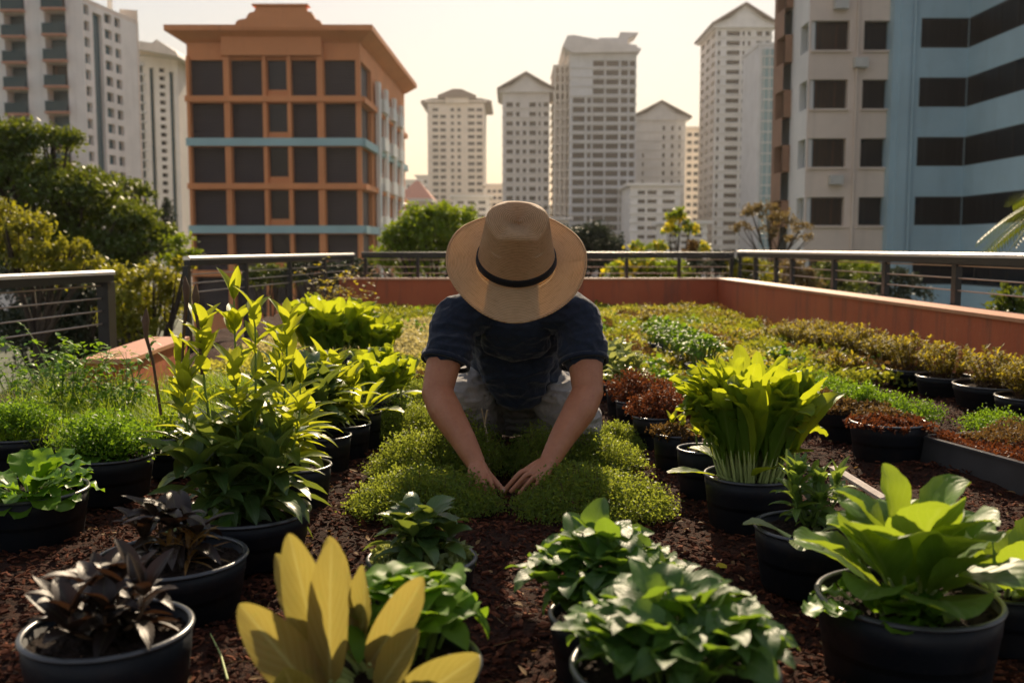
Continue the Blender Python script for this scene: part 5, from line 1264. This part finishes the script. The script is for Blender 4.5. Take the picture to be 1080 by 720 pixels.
blob_tube(b, [hc-ax_u*.05-ax_f*.03, (hc-ax_u*.07-ax_f*.03)*.45+nb*.55, nb+[0, .02, 0]], [.058, .056, .066])
blob_tube(b, [nb+[0, .03, -.05], (nb+pel)/2+[0, 0, -.03], pel], [.13, .13, .12], [.08, .09, .09])
for S_, E_, W_ in ((SL, EL, WL), (SR, ER, WR)):
    sx = -1 if S_[0] < OX else 1
    blob_tube(b, [nb+[sx*.07, .03, -.04], S_*.9+nb*.1, S_], [.06, .062, .062])
    m1 = S_*.5+E_*.5+[sx*.006, -.004, 0]; fm = E_*.72+W_*.28+[sx*.006, 0, 0]
    blob_tube(b, [S_, m1, E_], [.062, .062, .052], [.06, .058, .05])
    blob_tube(b, [E_, fm, E_*.35+W_*.65, W_], [.053, .056, .044, .033], [.05, .05, .038, .026])
def finger(P, r0=.0098, r1=.0076):
    n = len(P); blob_tube(b, P, np.linspace(r0, r1, n), seg=12, cap=4)
# his right hand (left in view)
K = [PY(515, 503, 3.075), PY(509, 507, 3.06), PY(502, 509, 3.06), PY(496, 508, 3.07)]
Tp = [PY(521, 520, 3.035), PY(514, 524, 3.02), PY(505, 525, 3.02), PY(497, 522, 3.03)]
for k_, (kk, tp) in enumerate(zip(K, Tp)):
    mid = kk*.5+tp*.5+np.array([0, -.016, .012]); 
    blob_tube(b, [WL*.85+kk*.15, WL*.45+kk*.55+[0, -.004, .004], kk], [.02, .0165, .0125], seg=12, cap=4); finger([kk, kk*.6+mid*.4+[0, -.004, .006], mid, tp], .0105-.0006*k_, .0078)
blob_tube(b, [WL*.75+K[0]*.25+[.010, 0, 0], PY(513, 499, 3.10), PY(521, 507, 3.08), PY(531, 518, 3.05)], [.018, .0155, .0125, .0095], seg=14, cap=4)
thumb_tip = PY(531, 518, 3.05); 
# his left hand (right in view)
K = [PY(554, 497, 3.075), PY(560, 500, 3.055), PY(567, 503, 3.045), PY(574, 505, 3.045)]
Tp = [PY(532, 517, 3.05), PY(539, 518, 3.03), PY(548, 520, 3.02), PY(558, 521, 3.02)]
for k_, (kk, tp) in enumerate(zip(K, Tp)):
    mid = kk*.52+tp*.48+np.array([.002, -.010, .013]); 
    blob_tube(b, [WR*.85+kk*.15, WR*.45+kk*.55+[0, -.004, .004], kk], [.02, .0165, .0125], seg=12, cap=4); finger([kk, kk*.55+mid*.45+[0, -.003, .006], mid, tp], .0105-.0006*k_, .0076)
blob_tube(b, [WR*.8+K[0]*.2+[-.004, .006, -.006], PY(564, 502, 3.11), PY(551, 510, 3.10), PY(540, 517, 3.085)], [.018, .0145, .012, .009], seg=14, cap=4)
# hidden legs keep the figure in one piece
KL, KR = PY(488, 420, 3.64), PY(611, 447, 3.60); HL, HR = pel+[-.09, 0, -.02], pel+[.09, 0, -.02]
AL, AR = np.array([-.085, 4.02, .085]), np.array([.125, 4.02, .085])
for h_, k_, a_ in ((HL, KL, AL), (HR, KR, AR)): blob_tube(b, [h_, k_], [.07, .05]); blob_tube(b, [k_, a_], [.045, .035])
skin = None
def skinmat():
    m, nt, N, L = nodes('skin'); out = N.new('ShaderNodeOutputMaterial'); p = N.new('ShaderNodeBsdfPrincipled'); L.new(p.outputs[0], out.inputs[0]); co = coords(nt)
    c = mix(nt, (.38, .15, .075), (.46, .20, .11), maprange(nt, noise(nt, 22, 5, .65, co), .3, .7)); c = mix(nt, c, (.36, .12, .08), maprange(nt, noise(nt, 60, 3, .6, co), .56, .75, 0, .5)); c = mix(nt, c, (.16, .08, .05), maprange(nt, noise(nt, 130, 5, .8, co, 1.5), .60, .72, 0, .4))
    L.new(c, p.inputs['Base Color']); p.inputs['Roughness'].default_value = .48; p.inputs['Subsurface Weight'].default_value = .12; p.inputs['Subsurface Radius'].default_value = (.012, .004, .002); p.inputs['Subsurface Scale'].default_value = .6
    bm = N.new('ShaderNodeBump'); bm.inputs['Strength'].default_value = .3; bm.inputs['Distance'].default_value = .002; wv = noise(nt, 38, 5, .7, co, 2.0); hh = N.new('ShaderNodeMath'); hh.operation = 'MULTIPLY_ADD'; L.new(wv, hh.inputs[0]); hh.inputs[1].default_value = 2.2; L.new(noise(nt, 260, 4, .6, co), hh.inputs[2]); L.new(hh.outputs[0], bm.inputs['Height']); L.new(bm.outputs[0], p.inputs['Normal']); return m
SK = skinmat()
def pl(me, name):
    o = link(name, me, root); me.transform(__import__('mathutils').Matrix.Translation(Vector(-RO))); return o
body = solidify(b, 'body', SK, .0031, 5); bo = pl(body, 'body')
# nail of the working thumb
mb = MB(); ball(mb, thumb_tip+np.array([.0, -.0075, .0045]), (.0058, .0022, .007)); m_ = mb.mesh('thumbnail', simple('nail', (.5, .3, .22), .3, .05, 20)); pl(m_, 'thumbnail')
# hair
mb = MB(); ball(mb, hc+ax_u*.0-ax_f*.03, (.081, .082, .085), Ax); pl(solidify(mb, 'hair', simple('dark_hair', (.012, .009, .007), .6, .4, 60, .8, 300), .005, 2, lambda c: wr(c, 60, .002)), 'hair')
# shirt
def cloth(name, col, rough=.85, sheen=.25, weave=900, var=.25):
    m, nt, N, L = nodes(name); out = N.new('ShaderNodeOutputMaterial'); p = N.new('ShaderNodeBsdfPrincipled'); L.new(p.outputs[0], out.inputs[0]); co = coords(nt)
    c = mix(nt, tuple(v*(1-var) for v in col), tuple(v*(1+var) for v in col), maprange(nt, noise(nt, 35, 5, .7, co), .3, .7)); L.new(c, p.inputs['Base Color'])
    p.inputs['Roughness'].default_value = rough; p.inputs['Sheen Weight'].default_value = sheen; p.inputs['Sheen Roughness'].default_value = .4; p.inputs['Specular IOR Level'].default_value = .2
    bm = N.new('ShaderNodeBump'); bm.inputs['Strength'].default_value = .35; bm.inputs['Distance'].default_value = .002; L.new(noise(nt, weave, 2, .6, co), bm.inputs['Height'])
    b2 = N.new('ShaderNodeBump'); b2.inputs['Strength'].default_value = .5; b2.inputs['Distance'].default_value = .012; L.new(noise(nt, 16, 4, .5, co, 1.2), b2.inputs['Height']); L.new(bm.outputs[0], b2.inputs['Normal']); L.new(b2.outputs[0], p.inputs['Normal']); return m
s_ = MB()
blob_tube(s_, [nb+[0, .012, .0], nb+[0, .05, -.045], nb+[0, .14, -.11], (nb+pel)/2+[0, .04, -.03], pel+[0, -.10, .015], pel+[0, .03, .0]], [.085, .155, .185, .172, .17, .165], [.05, .088, .12, .125, .125, .10], seg=30)
blob_tube(s_, [nb+[0, .03, -.03], nb+[0, -.01, -.075], nb+[0, .05, -.16]], [.10, .12, .12], [.05, .05, .05], seg=24)
blob_tube(s_, [nb+[-.02, .10, -.14], (nb+pel)/2+[.0, -.05, -.105], pel+[.01, -.20, -.05]], [.13, .135, .09], [.06, .07, .05], seg=24)
for S_, E_, sx in ((SL, EL, -1), (SR, ER, 1)):
    blob_tube(s_, [nb+[sx*.06, .04, -.03], nb*.35+S_*.65+[0, .01, .008], S_], [.07, .078, .078])
    e_ = S_*.45+E_*.55; d_ = (E_-S_)/np.linalg.norm(E_-S_)
    blob_tube(s_, [S_, S_*.75+E_*.25+[sx*.004, 0, 0], e_], [.078, .080, .083], [.072, .074, .078], cap=1)
def sd(c):
    rad = wr(c, (9, 9, 22), .010)+wr(c, (26, 20, 30), .0035, 5); return rad
shirt = pl(solidify(s_, 'shirt', cloth('navy_cotton', (.014, .022, .042)), .0048, 14, sd), 'shirt')
# sleeve hems and collar as raised bands
def hem(name, c, t, ra, rb, w, mat, par, side=(1, 0, 0)):
    s = np.array(side, float); t = t/np.linalg.norm(t); s = s-t*np.dot(s, t); s /= np.linalg.norm(s); u = np.cross(t, s); mb = MB(); an = np.linspace(0, 2*math.pi, 48, endpoint=False); V = []
    for (k, o) in ((-w/2, 0), (-w/2, .003), (w/2, .003), (w/2, -.004), (-w*.2, -.008)):
        V.append(c+t*k+(ra+o)*np.outer(np.cos(an), s)+(rb+o)*np.outer(np.sin(an), u))
    V = np.concatenate(V)-RO; mb.add(V, [(i*48+k, i*48+(k+1) % 48, (i+1)*48+(k+1) % 48, (i+1)*48+k) for i in range(4) for k in range(48)]); return part(name, mb, mat, par)
SM = cloth('navy_hem', (.013, .02, .038))
for S_, E_ in ((SL, EL), (SR, ER)): hem('sleeve_hem', S_*.41+E_*.59, E_-S_, .0835, .079, .018, SM, shirt)
# trousers
g_ = MB()
blob_tube(g_, [pel+[0, .06, .02], pel+[0, -.03, -.02]], [.165, .165], [.115, .11], seg=26)
blob_tube(g_, [pel+[-.06, .2, -.15], pel+[.06, .2, -.15]], [.12, .12], side=(0, 0, 1), seg=20)  # filler added under the seat to block sunlit mulch between the legs
blob_tube(g_, [pel+[-.1, .13, -.07], pel+[.1, .13, -.07]], [.125, .125], side=(0, 0, 1), seg=22)
for h_, k_, a_, sx in ((HL, KL, AL, -1), (HR, KR, AR, 1)):
    blob_tube(g_, [h_, h_*.5+k_*.5+[0, 0, .01], k_+[0, .02, .006], k_], [.108, .098, .082, .076], [.1, .092, .078, .076], seg=24); blob_tube(g_, [k_, k_*.5+a_*.5+[0, 0, -.01], a_], [.078, .078, .06], seg=22)
blob_tube(g_, [KR+[.005, .01, 0], KR+[.01, .0, -.075]], [.07, .062])
trs = pl(solidify(g_, 'trousers', cloth('grey_cotton', (.30, .285, .27), .9, .15, 700, .15), .0048, 5, lambda c: wr(c, (11, 11, 30), .012)+wr(c, (30, 30, 42), .004, 9)), 'trousers')
for a_, nm in ((AL, -1), (AR, 1)):
    mb = MB(); blob_tube(mb, [a_+[0, -.01, -.005], a_+[0, .05, -.03], a_+[0, .07, -.045]], [.045, .048, .04]); blob_tube(mb, [a_+[0, .05, -.045], a_+[0, -.12, -.055]], [.045, .046], [.028, .024]); pl(solidify(mb, 'boot', simple('boot_leather', (.03, .022, .017), .6, .3, 20, .3, 80), .005, 4), 'boot')
# straw hat
def strawmat():
    m, nt, N, L = nodes('straw'); out = N.new('ShaderNodeOutputMaterial'); p = N.new('ShaderNodeBsdfPrincipled')
    uv = N.new('ShaderNodeUVMap'); sp = N.new('ShaderNodeSeparateXYZ'); L.new(uv.outputs[0], sp.inputs[0])
    def sn(sock, f):
        a = N.new('ShaderNodeMath'); a.operation = 'MULTIPLY'; L.new(sock, a.inputs[0]); a.inputs[1].default_value = f; s = N.new('ShaderNodeMath'); s.operation = 'SINE'; L.new(a.outputs[0], s.inputs[0]); return s.outputs[0]
    r_ = sn(sp.outputs[1], 1150); q_ = sn(sp.outputs[0], 1400)
    ad = N.new('ShaderNodeMath'); ad.operation = 'MULTIPLY'; L.new(r_, ad.inputs[0]); L.new(q_, ad.inputs[1])
    a2 = N.new('ShaderNodeMath'); a2.operation = 'ADD'; L.new(ad.outputs[0], a2.inputs[0]); L.new(r_, a2.inputs[1])
    f = maprange(nt, a2.outputs[0], -1.4, 1.4); co = coords(nt)
    mp = N.new('ShaderNodeMapping'); L.new(uv.outputs[0], mp.inputs[0]); mp.inputs['Scale'].default_value = (30, 260, 1)
    c = mix(nt, (.38, .21, .09), (.93, .70, .42), f); c = mix(nt, c, (.34, .19, .085), maprange(nt, noise(nt, 1, 4, .6, mp.outputs[0]), .5, .72, 0, .7)); c = mix(nt, c, (.68, .5, .3), maprange(nt, noise(nt, 9, 4, .6, co), .5, .7, 0, .5))
    L.new(c, p.inputs['Base Color']); p.inputs['Roughness'].default_value = .6; bm = N.new('ShaderNodeBump'); bm.inputs['Strength'].default_value = .7; bm.inputs['Distance'].default_value = .0015; L.new(a2.outputs[0], bm.inputs['Height']); L.new(bm.outputs[0], p.inputs['Normal'])
    tr = N.new('ShaderNodeBsdfTranslucent'); L.new(mix(nt, c, (.95, .66, .34), .5), tr.inputs[0]); ms = N.new('ShaderNodeMixShader'); ms.inputs[0].default_value = .42; L.new(p.outputs[0], ms.inputs[1]); L.new(tr.outputs[0], ms.inputs[2]); L.new(ms.outputs[0], out.inputs[0]); return m
hat = link('straw_hat', None, root, hatO-RO, (TA, 0, R(1.5)))
seg = 120; an = np.linspace(0, 2*math.pi, seg, endpoint=False)
def hs(kind, t):
    c, s = np.cos(an), np.sin(an)              # -y is the front
    if kind == 'crown':
        h = .188; f = np.clip((t-.70)/.30, 0, 1); base = 1-.22*(t/.7 if t < .7 else 1)
        k = base*math.sqrt(max(0, 1-f**2.4)) if t > .7 else base
        rx = .124*k*(1-.10*np.clip(t, 0, 1)*(s < 0)*(-s)); ry = .118*k; x = rx*c; y = ry*s
        z = h*(t/.7*.86 if t < .7 else .86+.14*math.sin(f*math.pi/2))*np.ones(seg)
        # pinched teardrop dent
        dn = np.exp(-((x/.036)**2+((y+.004)/.058)**2)); z = z-.026*dn
        pin = np.exp(-((np.abs(x)-.055)/.022)**2-((y+.055)/.03)**2)*(t > .45); z = z-.018*pin
        z = z+.003*np.sin(3*an+.6)*(t > .5)
    else:
        t2 = t; R0x, R0y = .124, .118; R1x, R1y = .2165, .232
        x = (R0x+(R1x-R0x)*t2)*c; y = (R0y+(R1y-R0y)*t2)*s
        z = .012*t2*(np.abs(c)**2.0)*1.6-.024*t2**1.6*(np.clip(-s, 0, 1)**1.5)+.004*np.sin(5*an+1)*t2-.006*np.sin(math.pi*t2)
    return np.stack([x, y, z], -1)
def sheet(kind, T, th, uvs):
    mb = MB(); A = np.stack([hs(kind, t) for t in T]); n = len(T)
    idx = np.arange(n*seg).reshape(n, seg); q_ = np.stack([idx[:-1], np.roll(idx, -1, 1)[:-1], np.roll(idx, -1, 1)[1:], idx[1:]], -1).reshape(-1, 4)
    col_ = A[:, int(seg*.75)]; arc = np.concatenate([[0], np.cumsum(np.linalg.norm(np.diff(col_, axis=0), axis=1))])
    UV = np.stack(np.broadcast_arrays(an[None]/6.2832, arc[:, None]), -1)
    mb.add(A.reshape(-1, 3), q_, UV.reshape(-1, 2)); B = A.copy()
    if kind == 'crown': B[..., :2] *= (1-th/.11); B[..., 2] -= th
    else: B[..., 2] -= th
    mb.add(B.reshape(-1, 3), q_[:, ::-1], UV.reshape(-1, 2))
    if kind == 'brim':
        e = np.stack([A[-1], B[-1]]); mb.add(e.reshape(-1, 3), [(k, (k+1) % seg, seg+(k+1) % seg, seg+k) for k in range(seg)])
        P = np.vstack([A[-1]-[0, 0, .0015], A[-1][:1]-[0, 0, .0015]]); mb.tube(P, .0036, 8, False)
    return mb
ST = strawmat()
part('crown', sheet('crown', list(np.linspace(0, .69, 26))+list(.7+.2999*np.sin(np.linspace(0, 1, 26)*math.pi/2)), .003, 1.0), ST, hat)
part('brim', sheet('brim', np.linspace(0, 1, 30), .003, .8), ST, hat)
mb = MB(); V = []
for t in (.005, .02, .06, .10, .115):
    q_ = hs('crown', t); o = .0035 if .01 < t < .11 else .0; q_[:, :2] *= 1+o/.115; V.append(q_+[0, 0, .004])
V = np.concatenate(V); mb.add(V, [(i*seg+k, i*seg+(k+1) % seg, (i+1)*seg+(k+1) % seg, (i+1)*seg+k) for i in range(4) for k in range(seg)]); part('hat_band', mb, cloth('black_ribbon', (.006, .006, .008), .6, .1, 500), hat)
# ================================================================== CAMERA AND LIGHT
cam = bpy.data.cameras.new('camera'); co_ = bpy.data.objects.new('camera', cam); COL.objects.link(co_)
co_.location = (0, 0, H); co_.rotation_euler = (math.pi/2-PITCH, 0, 0)
cam.sensor_width = 36; cam.lens = 36*F/1080; cam.clip_start = .05; cam.clip_end = 4000
cam.dof.use_dof = True; cam.dof.focus_distance = 3.05; cam.dof.aperture_fstop = 3.4; cam.dof.aperture_blades = 8
SC.camera = co_
SUN_EL, SUN_AZ = 33.0, 5.0      # azimuth from +Y, positive to the right
w = bpy.data.worlds.new('World'); SC.world = w; w.use_nodes = True
nt = w.node_tree; nt.nodes.clear()
wo = nt.nodes.new('ShaderNodeOutputWorld'); bg = nt.nodes.new('ShaderNodeBackground'); sky = nt.nodes.new('ShaderNodeTexSky')
sky.sky_type = 'NISHITA'; sky.sun_disc = False; sky.sun_elevation = R(SUN_EL); sky.sun_rotation = R(SUN_AZ)
sky.air_density = 2.0; sky.dust_density = .8; sky.ozone_density = 1.0; sky.altitude = 0
tint = nt.nodes.new('ShaderNodeMix'); tint.data_type = 'RGBA'; tint.blend_type = 'MULTIPLY'; tint.inputs[0].default_value = 1
tint.inputs[7].default_value = (.63, .60, .66, 1)
nt.links.new(sky.outputs[0], tint.inputs[6]); veil = nt.nodes.new('ShaderNodeMix'); veil.data_type = 'RGBA'; veil.blend_type = 'ADD'; veil.inputs[0].default_value = 1; veil.inputs[7].default_value = (2.9, 2.75, 2.95, 1)   # thin bright overcast over the whole sky
nt.links.new(tint.outputs[2], veil.inputs[6]); nt.links.new(veil.outputs[2], bg.inputs[0]); bg.inputs[1].default_value = .05
nt.links.new(bg.outputs[0], wo.inputs[0])
sl = bpy.data.lights.new('sun', 'SUN'); so = bpy.data.objects.new('sun', sl); COL.objects.link(so)
sl.energy = 5.0; sl.angle = R(.6); sl.color = (1.0, .80, .56)
el, az = R(SUN_EL), R(SUN_AZ)
dv = Vector((math.sin(az)*math.cos(el), math.cos(az)*math.cos(el), math.sin(el)))
so.rotation_euler = dv.to_track_quat('Z', 'Y').to_euler(); so.location = (0, 5, 20)
SC.view_settings.view_transform = 'Standard'; SC.view_settings.look = 'None'; SC.view_settings.exposure = .80; SC.view_settings.gamma = 1
SC.render.engine = 'CYCLES'
cy = SC.cycles; cy.use_denoising = True; cy.max_bounces = 6; cy.diffuse_bounces = 3; cy.glossy_bounces = 2; cy.transmission_bounces = 4; cy.transparent_max_bounces = 4
cy.sample_clamp_indirect = 6; cy.caustics_reflective = False; cy.caustics_refractive = False; cy.use_adaptive_sampling = True; cy.adaptive_threshold = .02

# the warm hazy air over the city
hz = MB(); hz.box((-950, -80, GZ-1), (950, 1450, 150)); ho = link('haze', hz.mesh('haze', None, False)); ho['kind'] = 'stuff'; ho['label'] = 'warm thin haze over the city'; ho['category'] = 'haze'
hmv = bpy.data.materials.new('haze_air'); hmv.use_nodes = True; hn = hmv.node_tree; hn.nodes.clear()
ou = hn.nodes.new('ShaderNodeOutputMaterial'); pv = hn.nodes.new('ShaderNodeVolumePrincipled'); pv.inputs['Color'].default_value = (.93, .88, .84, 1); pv.inputs['Density'].default_value = .00017; pv.inputs['Anisotropy'].default_value = .45
hn.links.new(pv.outputs[0], ou.inputs['Volume']); ho.data.materials.append(hmv)
